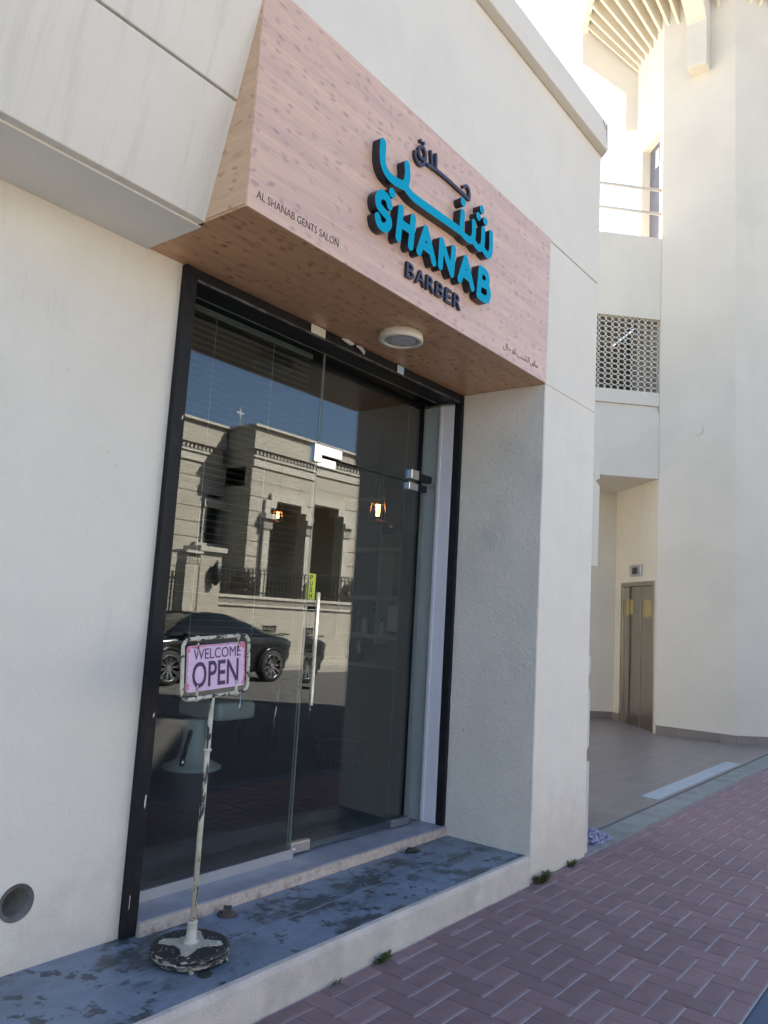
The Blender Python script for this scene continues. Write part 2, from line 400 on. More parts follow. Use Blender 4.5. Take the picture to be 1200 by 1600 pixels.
def one(name, label, cat, mb, mats, base, group=None, bevel=0.0):
    """a thing that is a single mesh, its origin at its base"""
    b = Vector(base); mb.v = [tuple(Vector(p)-b) for p in mb.v]
    o = mb.build(name, mats, None, bevel, loc=base)
    return tag(o, label, cat, group)

def catmull(P, k=6):
    if len(P) < 3: return P
    out = []
    for i in range(len(P)-1):
        p0, p1, p2, p3 = P[max(i-1, 0)], P[i], P[i+1], P[min(i+2, len(P)-1)]
        for j in range(k):
            t = j/k
            out.append(tuple(0.5*((2*p1[a]) + (-p0[a]+p2[a])*t + (2*p0[a]-5*p1[a]+4*p2[a]-p3[a])*t*t
                                  + (-p0[a]+3*p1[a]-3*p2[a]+p3[a])*t**3) for a in (0, 1)))
    out.append(P[-1]); return out

def contours(strokes, cell):
    """outline of a set of round-ended strokes, by distance field and marching squares"""
    pts = np.array([p for s_, r_ in strokes for p in s_]); rm = max(r_ for s_, r_ in strokes)
    lo = pts.min(0)-rm-2.5*cell; hi = pts.max(0)+rm+2.5*cell
    nx, ny = int((hi[0]-lo[0])/cell)+2, int((hi[1]-lo[1])/cell)+2
    X, Y = np.meshgrid(lo[0]+cell*np.arange(nx), lo[1]+cell*np.arange(ny), indexing='ij')
    D = np.full((nx, ny), 9.0)
    for s_, r_ in strokes:
        if len(s_) == 1: s_ = [s_[0], (s_[0][0]+1e-5, s_[0][1])]
        for a, b in zip(s_[:-1], s_[1:]):
            dx, dy = b[0]-a[0], b[1]-a[1]; l2 = dx*dx+dy*dy+1e-12
            t = np.clip(((X-a[0])*dx+(Y-a[1])*dy)/l2, 0, 1)
            D = np.minimum(D, np.hypot(X-a[0]-t*dx, Y-a[1]-t*dy)-r_)
    def cut(i0, j0, i1, j1):
        a, b = D[i0, j0], D[i1, j1]; t = a/(a-b)
        return (X[i0, j0]+(X[i1, j1]-X[i0, j0])*t, Y[i0, j0]+(Y[i1, j1]-Y[i0, j0])*t)
    segs = {}; P = {}
    for i in range(nx-1):
        for j in range(ny-1):
            c = (D[i, j] < 0, D[i+1, j] < 0, D[i+1, j+1] < 0, D[i, j+1] < 0)
            if all(c) or not any(c): continue
            E = [((i, j, 0), (i, j, i+1, j)), ((i+1, j, 1), (i+1, j, i+1, j+1)), ((i, j+1, 0), (i, j+1, i+1, j+1)), ((i, j, 1), (i, j, i, j+1))]
            ent, ext = [], []
            for k in range(4):
                if c[k] != c[(k+1) % 4]:
                    key, q = E[k]; P[key] = cut(*q); (ext if c[k] else ent).append((k, key))
            for k, key in ext:
                nk = min(ent, key=lambda e: (e[0]-k) % 4); segs[key] = nk[1]
    loops = []
    while segs:
        s0 = next(iter(segs)); L_ = [s0]; nx_ = segs.pop(s0)
        while nx_ in segs: L_.append(nx_); nx_ = segs.pop(nx_)
        if len(L_) > 4: loops.append([P[k] for k in L_])
    return loops

def outline_mesh(name, loops, y_front, y_back, mats):
    """fill outlines drawn in X,Z and give them real thickness in Y; face and side get their own material"""
    cu = bpy.data.curves.new('outline', 'CURVE'); cu.dimensions = '2D'; cu.fill_mode = 'BOTH'
    cu.extrude = (y_back-y_front)/2
    for lp in loops:
        sp = cu.splines.new('POLY'); sp.points.add(len(lp)-1)
        for q, p in zip(sp.points, lp): q.co = (p[0], p[1], 0, 1)
        sp.use_cyclic_u = True
    return curve_to_mesh(name, cu, (y_front+y_back)/2, mats)

def curve_to_mesh(name, cu, ymid, mats, M=None):
    o = bpy.data.objects.new('tmp', cu); COL.objects.link(o)
    bpy.context.view_layer.update()
    dg = bpy.context.evaluated_depsgraph_get()
    me = bpy.data.meshes.new_from_object(o.evaluated_get(dg))
    bpy.data.objects.remove(o); bpy.data.curves.remove(cu)
    me.name = name
    for v in me.vertices:
        p = v.co; q = Vector((p.x, ymid-p.z, p.y)); v.co = M @ q if M is not None else q
    me.materials.clear()
    for m in mats: me.materials.append(m)
    me.update()
    return me

def face_side(me, axis=(0, -1, 0)):
    a = Vector(axis)
    for p in me.polygons:
        p.material_index = 0 if p.normal.dot(a) > 0.7 else 1
        p.use_smooth = False
    return me

def text_mesh(name, s, x0, x1, z0, z1, y_front, thick, mats, bold=0.0, M=None, space=1.0):
    """lettering set in the built-in typeface, fitted to a rectangle in X,Z"""
    cu = bpy.data.curves.new('lettering', 'FONT'); cu.body = s; cu.offset = bold; cu.extrude = 0.5; cu.space_character = space
    cu.resolution_u = 3
    me = curve_to_mesh(name, cu, 0, mats)
    co = np.array([v.co[:] for v in me.vertices]); lo, hi = co.min(0), co.max(0)
    for v in me.vertices:
        p = v.co
        q = Vector((x0+(p.x-lo[0])/(hi[0]-lo[0])*(x1-x0), y_front+(p.y+0.5)*thick, z0+(p.z-lo[2])/(hi[2]-lo[2])*(z1-z0)))
        v.co = M @ q if M is not None else q
    me.update(); return me

# ------------------------------------------------------------------ ground, road, pavement
Z_PLAT, Z_SILL, Z_SOF = 0.154, 0.21, 3.009
g = MB().box(-150, 150, -150, 150, -0.6, -0.32); struct(g.build('ground', m_ground))
struct(MB().box(-60, 60, -11.3, -1.5, -0.30, -0.1).build('road', m_asph))
mk = MB()
for k in range(9):
    x = -2.4+2.72*k; mk.box(x, x+0.03, -11.2, -6.2, -0.1, -0.096)
struct(mk.build('parking_marking', mat('worn_white_marking', (0.20, 0.195, 0.19), 0.8, 0.3, 9)))
k = MB()
for i in range(60):
    x = -10+0.5*i; k.box(x+0.004, x+0.496, -1.5, -1.357, -0.25, 0.0)
struct(k.build('road_kerb', m_bluekerb, bevel=0.012))
struct(MB().box(-60, 60, -13.0, -11.3, -0.3, 0.02).build('opposite_pavement', m_pav2))

bed = MB().box(-10, 40, -1.355, 0.03, -0.2, -0.0055)
pave = struct(bed.build('pavement', m_sand))
U = 0.1068
X0, Y0 = 2.441, -0.186            # a joint line of the herringbone starts here: top of row 0, column 0
def brick_mb(w_, h_, gx, gy):
    b = MB(); x0, x1, y0, y1 = -w_/2+gx, w_/2-gx, -h_/2+gy, h_/2-gy; c = 0.004
    V = [(x0, y0, -0.05), (x1, y0, -0.05), (x1, y1, -0.05), (x0, y1, -0.05),
         (x0, y0, -c), (x1, y0, -c), (x1, y1, -c), (x0, y1, -c),
         (x0+c, y0+c, 0), (x1-c, y0+c, 0), (x1-c, y1-c, 0), (x0+c, y1-c, 0)]
    F = [(0, 1, 5, 4), (1, 2, 6, 5), (2, 3, 7, 6), (3, 0, 4, 7), (4, 5, 9, 8), (5, 6, 10, 9), (6, 7, 11, 10), (7, 4, 8, 11), (8, 9, 10, 11)]
    return b.add(V, F)
GX, GY = 0.0010, 0.0050
me_h = brick_mb(2*U, U, GX, GY).mesh('brick', m_brick, fix=False)
me_v = brick_mb(U, 2*U, GX, GY).mesh('brick', m_brick, fix=False)
cells = []
for i in range(-12, 125):
    for j in range(-13, 4):
        mm = (i-j) % 4
        if mm == 0: cells.append((X0+U*(i+1), Y0+U*(j-0.5), 2*U, U))
        elif mm == 2: cells.append((X0+U*(i+0.5), Y0+U*(j-1), U, 2*U))
rnd = random.Random(3)
YT, YB = -0.004, -1.352
near, far = [], MB()
for (cx, cy, ww, hh) in cells:
    lo, hi = max(cy-hh/2, YB), min(cy+hh/2, YT)
    if hi-lo < 0.022: continue
    d = math.hypot(cx, cy+2.2)
    az = math.degrees(math.atan2(cy+2.2, cx))
    seen = az < 66 and cx > 1.0
    near.append((0 if seen else 1, d, cx, (lo+hi)/2, ww, hi-lo, abs((hi-lo)-hh) < 1e-6))
near.sort()
for n, (s_, d, cx, cy, ww, hh, full) in enumerate(near):
    dz = rnd.uniform(-0.0012, 0.0012)
    if n < 300:
        if full: me = me_h if ww > hh else me_v
        else: me = brick_mb(ww, hh, GX, GY).mesh('brick', m_brick, fix=False)
        o = put('brick', me, pave, (cx, cy, dz))
        o.rotation_euler = (rnd.uniform(-.006, .006), rnd.uniform(-.006, .006), rnd.uniform(-.006, .006))
    else:
        b = brick_mb(ww, hh, GX, GY); far.add([(p[0]+cx, p[1]+cy, p[2]+dz) for p in b.v], b.f)
struct(far.build('brick', m_brick, pave), 'stuff')

# lobby floor with its kerb strip
strip = MB()
for i in range(8):
    x = 5.13+1.25*i; strip.box(x+0.003, x+1.247, 0.0, 0.205, -0.2, 0.004)
struct(strip.build('concrete_strip', m_conc, bevel=0.006))
lob = struct(MB().box(5.0, 20, 0.218, 9, -0.2, 0.004).build('lobby_floor', m_grout))
TS = 0.30
def tile_me(w_, h_): return MB().box(-w_/2, w_/2, -h_/2, h_/2, -0.01, 0.0).mesh('tile', m_tile, bevel=0.002, seg=1)
me_t = tile_me(TS-0.003, TS-0.003)
cand, rest_t = [], []
for i in range(0, 40):
    for j in range(0, 22):
        x, y = 5.2+TS*(i+0.5), 0.222+TS*(j+0.5)
        az = (y+2.2)/x
        (cand if (x < 14.3 and az < 0.455 and y < 4.2 and len(cand) < 295) else rest_t).append((x, y))
rb0 = MB()
for x, y in rest_t: rb0.box(x-TS/2+.0015, x+TS/2-.0015, y-TS/2+.0015, y+TS/2-.0015, 0.003, 0.0128)
struct(rb0.build('tile', m_tile, lob), 'stuff')
for x, y in cand: put('tile', me_t, lob, (x, y, 0.013+rnd.uniform(-.0008, .0008)))
ps = MB()
for i in range(6):
    x = 7.3+0.48*i; ps.box(x, x+0.476, 0.245, 0.405, 0.0135, 0.017)
struct(ps.build('threshold_strip', m_paletile))

# ------------------------------------------------------------------ the barber shop building
bld = thing('shop_building', 'white rendered barber shop building with coping, sloped fascia and thick corner pier', 'building', (0, 0, 0))
# left wall with a drain hole
PX, PZ, PR = 1.585, 0.396, 0.054
lw = MB(); n = 32; YF = 0.63
ring = [(PX+PR*math.cos(2*math.pi*i/n), PZ+PR*math.sin(2*math.pi*i/n)) for i in range(n)]
sq = []
for i in range(n):
    a = 2*math.pi*i/n; c_, s_ = math.cos(a), math.sin(a); q = 0.12/max(abs(c_), abs(s_)); sq.append((PX+q*c_, PZ+q*s_))
V = [(x, YF, z) for x, z in ring]+[(x, YF, z) for x, z in sq]
lw.add(V, [(i, (i+1) % n, n+(i+1) % n, n+i) for i in range(n)])
XL, XR, ZB, ZT = -4.0, 2.05, 0.0, 3.2
A_, B_, C_, D_ = PX-.12, PX+.12, PZ-.12, PZ+.12
for (a, b, c, d) in ((XL, A_, ZB, ZT), (B_, XR, ZB, ZT), (A_, B_, ZB, C_), (A_, B_, D_, ZT)):
    lw.add([(a, YF, c), (b, YF, c), (b, YF, d), (a, YF, d)], [(0, 1, 2, 3)])
lw.box(XL, A_, YF+0.001, 0.9, ZB, ZT); lw.box(B_, XR, YF+0.001, 0.9, ZB, ZT); lw.box(A_, B_, YF+0.3, 0.9, ZB, ZT)
lwall = lw.build('left_wall', m_wall, bld, fix=False)
pp = MB(); prof = [(PR+0.012, -0.004), (PR+0.012, 0.0), (PR-0.002, -0.002), (PR-0.002, 0.295), (0.0, 0.295)]
pp.lathe([(r_, -h_) for r_, h_ in prof], (PX, YF, PZ), 32, 'y', cap=False)
pp.build('drain_pipe', mat('grey_pipe', (0.15, 0.143, 0.133), 0.9, 0.25, 20), bld)
# inclined fascia, two courses with a groove
def fy(z): return 0.235*(3.86-z)/(3.86-3.012)
fa = MB()
def fcourse(z0, z1, top=False):
    P = [(XL, fy(z0), z0), (XL, 0.60, z0), (XL, 0.60, z1)]
    P += ([(XL, 0.0, z1), (XL, 0.0, 3.86)] if top else [(XL, fy(z1), z1)])
    fa.prism(P, (1.858-XL, 0, 0))
fcourse(3.012, 3.480); fcourse(3.490, 3.968, True)
fa.box(XL, 1.857, 0.16, 0.6, 3.479, 3.491)
fa.build('fascia', m_fascia, bld, bevel=0.006)
MB().box(XL, 1.845, 0.275, 0.629, 3.004, 3.0125).build('fascia_underside', mat('grey_soffit_render', (0.76, 0.73, 0.655), 0.8, 0.05, 2, grain=(90, 0.2, 0.003)), bld)
# walls above, pier, coping
MB().box(XL, 5.15, 0.0, 0.6, 3.976, 4.972).build('upper_wall', m_wall, bld, bevel=0.008)
MB().prism([(4.371, 0.0, 0), (5.15, 0.0, 0), (5.15, 0.9, 0), (4.371, 0.9, 0)], (-0.0, 0, 3.012)).build('pier', [m_wall], bld, bevel=0.010)
MB().box(4.356, 5.15, 0.0, 0.6, 3.0125, 3.969).build('pier_head', m_wall, bld, bevel=0.008)
MB().box(4.30, 5.135, 0.012, 0.59, 3.96, 3.98).build('groove', m_crack, bld)
rv = MB().box(4.3665, 4.3712, 0.004, 0.604, Z_PLAT, 3.0085).build('reveal', m_reveal, bld)
cp = MB(); cp.prism([(XL, -0.062, 4.975), (5.12, -0.062, 4.975), (5.205, 0.03, 4.975), (5.205, 0.7, 4.975), (XL, 0.7, 4.975)], (0, 0, 0.21))
cp.build('coping', m_wall, bld, bevel=0.008)
ck = MB(); ck.tube([(5.02, -0.0625, 5.165), (5.06, -0.0625, 5.135), (5.085, -0.0625, 5.12), (5.10, -0.0625, 5.06), (5.125, -0.0595, 4.99)], 0.0022, 5)
ck.tube([(5.09, -0.0625, 5.17), (5.083, -0.0625, 5.12)], 0.0015, 5)
ck.build('crack', m_crack, bld)
MB().box(XL, 5.15, 0.6, 0.9, 3.2, 4.9).build('rear_wall_front', m_wall, bld)
rb = MB(); rb.box(5.155, 6.4, 0.60, 0.9, 0, 4.8); rb.box(6.2, 6.4, 0.9, 8.0, 0, 4.8); rb.box(XL, 6.4, 8.0, 8.2, 0, 4.8); rb.box(XL, XL+0.2, 0.95, 8.0, 0, 4.8)
rb.build('outer_wall', m_plainwall, bld)
MB().box(XL, 6.4, 0.905, 8.2, 4.72, 4.9).build('roof', m_plainwall, bld)
# window surround standing out of the side wall
MB().prism([(5.15, .03, 2.80), (5.178, .03, 2.775), (5.322, .03, 2.72), (5.328, .03, 2.571), (5.26, .03, 2.549), (5.181, .03, 2.625), (5.15, .03, 2.625)], (0, 0.9, 0)).build('window_hood', m_plainwall, bld)
MB().prism([(5.15, .03, 2.60), (5.19, .03, 2.60), (5.262, .03, 2.545), (5.332, .03, 2.515), (5.322, .03, 1.935), (5.15, .03, 1.93)], (0, 0.9, 0)).build('window_surround', m_plainwall, bld)
for (z0, z1) in ((1.185, 1.33), (0.683, 1.10)):
    MB().prism([(5.15, .03, z0), (5.225, .03, z0), (5.245, .03, z0+0.02), (5.245, .03, z1-0.03), (5.19, .03, z1), (5.15, .03, z1)], (0, 0.9, 0)).build('window_sill', m_plainwall, bld)
MB().box(5.15, 5.258, 0.03, 0.9, 0.0, 0.60).build('plinth', m_plainwall, bld)
MB().box(5.15, 5.262, 0.026, 0.9, 0.605, 0.679).build('skirting', m_skirt, bld)

# raised platform with its kerb, and the door step
plat = struct(MB().box(-4, 4.37, 0.035, 0.66, -0.1, Z_PLAT).build('platform', m_platform))
kb = MB()
kb.prism([(-4, -0.004, -0.1), (-4, 0.0, 0.135), (-4, 0.012, 0.1555), (-4, 0.036, 0.1575), (-4, 0.036, -0.1)], (8.372, 0, 0))
kb.build('platform_kerb', m_kerb, plat, bevel=0.004)
MB().tube([(-3, 0.30, Z_PLAT-0.001), (1.9, 0.315, Z_PLAT-0.001), (4.3, 0.31, Z_PLAT-0.001)], 0.003, 5).build('screed_joint', mat('joint_line', (0.20, 0.23, 0.27), 0.7, 0.2, 20), plat)
st = MB(); st.box(2.095, 4.371, 0.578, 0.90, 0.1, 0.206); step = struct(st.build('door_step', m_sill, bevel=0.006))
MB().box(2.095, 4.371, 0.588, 0.90, 0.2062, Z_SILL).build('step_top', m_silltop, step, bevel=0.002)

# ------------------------------------------------------------------ sign box over the door
sign = thing('sign_box', 'wood laminate shop sign box with turquoise and dark raised letters', 'shop sign', (3.1, 0, Z_SOF))
SX0, SX1, SZ1 = 1.831, 4.352, 3.972
MB().box(SX0, SX1, -0.012, 0.0, Z_SOF, SZ1).build('front_panel', m_wood_f, sign, bevel=0.0015)
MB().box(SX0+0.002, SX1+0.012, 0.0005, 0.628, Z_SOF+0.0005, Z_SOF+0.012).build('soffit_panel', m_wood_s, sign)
ch = MB(); ch.prism([(SX0, 0.0005, Z_SOF+0.0125), (SX0, 0.245, Z_SOF+0.0125), (SX0, 0.245, Z_SOF+0.025), (SX0, 0.0005, SZ1)], (0.012, 0, 0))
ch.box(SX0, SX0+0.012, 0.245, 0.625, Z_SOF+0.0005, Z_SOF+0.022)
ch.build('cheek_panel', m_wood_c, sign)
MB().box(SX0+0.03, SX1-0.002, 0.002, 0.6, SZ1-0.02, SZ1-0.004).build('top_panel', m_dark, sign)
YL = -0.012
TQ = [m_turq, m_side]
def letter(strokes, depth, mats, cell=0.0045, label=None):
    me = face_side(outline_mesh('letter', contours(strokes, cell), YL-depth, YL+0.001, mats))
    return put('letter', me, sign)
RT, DT = 0.0215, 0.046
A1 = [([(2.875, 3.252), (2.925, 3.387), (3.003, 3.250)], RT), ([(2.899, 3.300), (2.975, 3.294)], RT)]
A2 = [([(3.243, 3.254), (3.293, 3.387), (3.368, 3.256)], RT), ([(3.264, 3.302), (3.344, 3.295)], RT)]
LET = [
    [(catmull([(2.630, 3.372), (2.612, 3.398), (2.572, 3.400), (2.546, 3.372), (2.551, 3.338), (2.584, 3.325), (2.622, 3.312), (2.634, 3.284), (2.604, 3.252), (2.564, 3.254), (2.550, 3.280)]), RT)],
    [([(2.718, 3.398), (2.708, 3.251)], RT), ([(2.816, 3.397), (2.806, 3.250)], RT), ([(2.712, 3.326), (2.811, 3.328)], RT)],
    A1,
    [([(3.061, 3.254), (3.063, 3.386), (3.166, 3.255), (3.174, 3.392)], RT)],
    A2,
    [([(3.444, 3.392), (3.432, 3.240)], RT), (catmull([(3.444, 3.390), (3.498, 3.390), (3.522, 3.357), (3.500, 3.322), (3.440, 3.316)]), RT),
     (catmull([(3.440, 3.316), (3.515, 3.320), (3.540, 3.283), (3.515, 3.243), (3.432, 3.240)]), RT)],
    # Arabic word, right to left
    [(catmull([(2.557, 3.645), (2.557, 3.590), (2.567, 3.545), (2.595, 3.517), (2.640, 3.507), (2.692, 3.512), (2.737, 3.522)]), 0.0225),
     (catmull([(2.744, 3.632), (2.752, 3.588), (2.748, 3.550), (2.737, 3.522), (2.775, 3.507), (2.820, 3.500), (2.937, 3.503), (3.098, 3.510), (3.219, 3.514)]), 0.0225),
     ([(3.242, 3.622), (3.238, 3.514)], 0.021),
     (catmull([(3.219, 3.514), (3.283, 3.503), (3.335, 3.509), (3.357, 3.545), (3.355, 3.619)]), 0.020),
     (catmull([(3.350, 3.520), (3.395, 3.500), (3.434, 3.508), (3.452, 3.545), (3.453, 3.622)]), 0.020),
     (catmull([(3.445, 3.520), (3.488, 3.500), (3.525, 3.506), (3.541, 3.545), (3.537, 3.636)]), 0.020)],
    [([(3.241, 3.682)], 0.024)], [([(3.430, 3.728)], 0.023)], [([(3.398, 3.674)], 0.023)], [([(3.470, 3.677)], 0.023)], [([(2.644, 3.441)], 0.024)],
]
for L_ in LET: letter(L_, DT, TQ)
RN, DN = 0.0088, 0.016
NV = [m_navy, m_side]
NAV = [
    [(catmull([(2.845, 3.768), (2.848, 3.738), (2.880, 3.720), (2.913, 3.732), (2.929, 3.765), (2.925, 3.806), (2.901, 3.822), (2.875, 3.800), (2.873, 3.772), (2.892, 3.757), (2.925, 3.767)]), RN)],
    [([(2.884, 3.845)], 0.0092)], [([(2.910, 3.846)], 0.0092)],
    [([(2.973, 3.835), (2.982, 3.803), (2.990, 3.762)], RN), ([(2.952, 3.756), (3.018, 3.762)], RN), ([(3.019, 3.843), (3.025, 3.764)], RN),
     ([(3.020, 3.764), (3.145, 3.765), (3.348, 3.757)], RN), (catmull([(3.284, 3.800), (3.317, 3.818), (3.343, 3.803), (3.348, 3.757)]), RN)],
]
for L_ in NAV: letter(L_, DN, NV, 0.003)
bw = 0.0
for ch_, x0, x1 in (('B', 2.826, 2.891), ('A', 2.903, 2.981), ('R', 2.995, 3.064), ('B', 3.079, 3.147), ('E', 3.166, 3.226), ('R', 3.243, 3.314)):
    put('letter', face_side(text_mesh('letter', ch_, x0, x1, 3.115, 3.191, YL-DN, DN+0.001, NV, 0.008)), sign)
put('lettering', text_mesh('lettering', 'AL SHANAB GENTS SALON', 1.874, 2.352, 3.0615, 3.094, YL-0.0015, 0.002, [m_print], -0.010), sign)
WORDS = [([0xFEDF, 0xFEE0, 0xFEAE, 0xFE9F, 0xFE8E, 0xFEDD], 3.797, 3.946, 3.056, 3.104), ([0xFE8D, 0xFEDF, 0xFEB8, 0xFEE8, 0xFE90], 3.962, 4.118, 3.056, 3.106),
         ([0xFEBB, 0xFE8E, 0xFEDF, 0xFEEE, 0xFEE5], 4.133, 4.232, 3.058, 3.104)]
for cs_, x0, x1, z0, z1 in WORDS:
    o = struct(put('lettering', text_mesh('lettering', ''.join(chr(c_) for c_ in cs_[::-1]), x0, x1, z0, z1, YL-0.0015, 0.002, [m_print], -0.012), sign), 'stuff')

# ------------------------------------------------------------------ shop front: frame, glass, door
front = thing('shopfront_glazing', 'glass barber shop front with chipped black frame and frameless door', 'shop front', (3.2, 0.6, Z_PLAT))
FY = 0.60
lf = MB(); lf.box(2.032, 2.098, FY, 0.86, Z_PLAT+0.002, 3.006)
lf.build('frame_post', m_black, front, bevel=0.004)
MB().box(2.030, 2.046, FY-0.004, 0.628, Z_PLAT+0.03, 3.004).build('edge_strip', m_dark, front)
rf = MB(); rf.box(4.334, 4.366, FY-0.002, 0.652, Z_PLAT+0.004, 3.006); rf.build('frame_post', m_black, front, bevel=0.003)
hd = MB(); hd.box(2.0985, 4.3335, FY+0.004, 0.66, 2.945, 3.0065); hd.build('header', m_black, front, bevel=0.003)
MB().box(2.0985, 4.3335, 0.66, 0.86, 2.962, 3.0065).build('header', m_dark, front)
MB().box(2.0985, 4.30, FY-0.004, FY+0.0035, 2.9455, 2.956).build('header_lip', mat('scuffed_black_edge', (0.03, 0.03, 0.032), 0.6, 0.3, 30, stains=[(26, 0.45, 0.6, (0.13, 0.13, 0.13), (0.5, 1, 1)), (60, 0.66, 0.69, (0.35, 0.34, 0.33), None)]), front)
jb = MB(); jb.box(4.332, 4.366, 0.655, 0.90, Z_SILL+0.001, 2.944); jb.build('jamb', m_jamb, front, bevel=0.003)
MB().box(4.322, 4.3315, 0.742, 0.7585, Z_SILL+0.001, 2.944).build('jamb_bead', m_jamb, front, bevel=0.002)
MB().box(4.318, 4.331, 0.90, 1.02, Z_SILL, 2.96).build('inner_post', m_dark, front)
for (x, z, l) in ((2.078, 0.655, .05), (2.046, 0.262, .055), (2.083, 2.30, .02), (2.036, 2.93, .03), (2.080, 1.02, .018)):
    MB().prism([(x, FY-.0007, z), (x+.005, FY-.0007, z+.01), (x+.006, FY-.0007, z+l), (x+.002, FY-.0007, z+l*1.15), (x-.002, FY-.0007, z+l*.6)], (0, .0012, 0)).build('paint_chip', m_torn, front)
for (z, l) in ((0.95, .09), (0.82, .035), (0.60, .03), (1.45, .02), (2.05, .012)):
    MB().prism([(4.3642, FY-.0028, z), (4.3658, FY-.0028, z+l*.4), (4.3656, FY-.0028, z+l), (4.3615, FY-.0028, z+l*.7), (4.362, FY-.0028, z+.01)], (0, .0012, 0)).build('paint_chip', m_torn, front)
GY0, GY1 = 0.770, 0.780
XD = 3.150
def pane(name, x0, x1, z0, z1, parent):
    b = MB().box(x0, x1, GY0, GY1, z0, z1); o = b.build(name, [m_glass, m_gedge], parent)
    for p in o.data.polygons:
        if abs(p.normal.y) < 0.5: p.material_index = 1
    return o
pane('window_pane', 2.100, XD-0.004, 0.232, 2.960, front)
pane('transom_pane', XD+0.003, 4.330, 2.372, 2.960, front)
pane('side_pane', 4.212, 4.330, Z_SILL+0.004, 2.366, front)
ch = MB(); ch.box(2.099, 3.163, 0.762, 0.768, Z_SILL+0.0005, 0.258); ch.box(2.099, 3.163, 0.768, 0.788, Z_SILL+0.0005, 0.231)
ch.build('floor_channel', m_alu, front)
# chrome corner connector and hinge patch
lk = MB(); lk.prism([(3.104, 0.755, 2.432), (3.337, 0.755, 2.432), (3.337, 0.755, 2.372), (3.166, 0.755, 2.372), (3.166, 0.755, 2.325), (3.104, 0.755, 2.325)], (0, 0.04, 0))
lk.build('corner_connector', m_chrome, front, bevel=0.005)
hp = MB(); hp.box(4.018, 4.10, 0.752, 0.80, 2.388, 2.452); hp.build('hinge_patch', m_chrome, front, bevel=0.004)
MB().box(4.10, 4.26, 0.760, 0.80, 2.392, 2.440).build('hinge_block', m_dark, front, bevel=0.003)
# the door leaf, slightly ajar
DOOR_A = R(-1.72); HX, HY = 4.15, 0.775
door = bpy.data.objects.new('door', None); COL.objects.link(door); door.parent = front
door.location = Vector((HX, HY, 0))-WT[front]; door.rotation_euler = (0, 0, DOOR_A); WT[door] = Vector((0, 0, 0))
def dput(mb, name, mats, bevel=0.0):
    mb.v = [(x-HX, y-HY, z) for x, y, z in mb.v]
    me = mb.mesh(name, mats, bevel); o = bpy.data.objects.new(name, me); COL.objects.link(o); o.parent = door; return o
dp = dput(MB().box(XD+0.006, 4.206, GY0, GY1, 0.228, 2.364), 'door_pane', [m_glass, m_gedge])
for p in dp.data.polygons:
    if abs(p.normal.y) < 0.5: p.material_index = 1
dput(MB().box(3.168, 3.314, 0.757, 0.793, 0.222, 0.276), 'door_patch', m_brushed, 0.003)
dput(MB().lathe([(0.0085, 0.0), (0.0085, 0.004), (0.006, 0.006), (0.0, 0.006)], (3.19, 0.757, 0.243), 14, 'y'), 'patch_screw', m_chrome)
dput(MB().box(4.018, 4.20, 0.757, 0.793, 0.218, 0.262), 'door_patch', m_brushed, 0.003)
dput(MB().box(3.128, 3.312, 0.753, 0.797, 2.312, 2.366), 'door_patch', m_chrome, 0.005)
dput(MB().box(4.004, 4.10, 0.753, 0.797, 2.318, 2.366), 'door_patch', m_chrome, 0.004)
dput(MB().box(4.10, 4.20, 0.757, 0.793, 2.322, 2.364), 'hinge_block', m_dark, 0.003)
hx = 3.196
dput(MB().box(hx-0.0115, hx+0.0115, 0.703, 0.716, 0.995, 1.607), 'handle', m_chrome, 0.004)
for z in (1.52, 1.085): dput(MB().lathe([(0.008, -0.06), (0.008, 0.05)], (hx, 0.775, z), 12, 'y'), 'handle_mount', m_dark)
dput(MB().box(3.157, 3.226, 0.7675, 0.7692, 1.565, 1.708), 'push_sticker', m_yellow)
for i, c_ in enumerate('PUSH'):
    z1 = 1.700-0.0335*i
    me = text_mesh('lettering', c_, 3.182, 3.203, z1-0.027, z1, 0.7663, 0.001, [m_print], 0.02)
    me.transform(Matrix.Translation((-HX, -HY, 0))); o = bpy.data.objects.new('lettering', me); COL.objects.link(o); o.parent = door
# small stickers and damage on the frame
one('blank_label', 'small blank cream label stuck on the black door header', 'label', MB().box(2.845, 2.955, 0.5965, 0.600-0.0005, 2.957, 3.004), m_cream, (2.90, 0.5995, 2.98), bevel=0.001)
bs = thing('blue_sticker', 'tiny white sticker with pale blue centre on the header beside the round lamp', 'sticker', (3.637, 0.599, 2.975))
MB().box(3.605, 3.668, 0.5975, 0.5992, 2.957, 3.003).build('backing', m_whitepl, bs)
MB().box(3.609, 3.664, 0.5962, 0.5974, 2.962, 2.999).build('printed_panel', m_stkr, bs)
tp = MB(); tp.tube([(3.09, 0.598, 3.000), (3.12, 0.592, 2.996), (3.16, 0.592, 2.994), (3.19, 0.594, 2.998)], [0.004, 0.012, 0.013, 0.005], 7)
tp.tube([(3.215, 0.598, 2.999), (3.25, 0.592, 2.992), (3.275, 0.592, 2.978), (3.28, 0.595, 2.966)], [0.005, 0.012, 0.010, 0.004], 7)
tr = thing('filler_lump', 'broken lump of white filler and bent wire on the black header', 'filler', (3.19, 0.598, 2.99))
tp.build('plaster', m_torn, tr)
wr = MB(); wr.tube([(3.10, 0.595, 2.99), (3.105, 0.585, 2.968), (3.13, 0.59, 2.962)], 0.0018, 5); wr.build('wire', m_wick, tr); wr = MB(); wr.tube([(3.235, 0.594, 2.985), (3.25, 0.585, 2.952), (3.275, 0.592, 2.948), (3.283, 0.594, 2.97)], 0.0018, 5)
wr.build('wire', m_wick, tr)

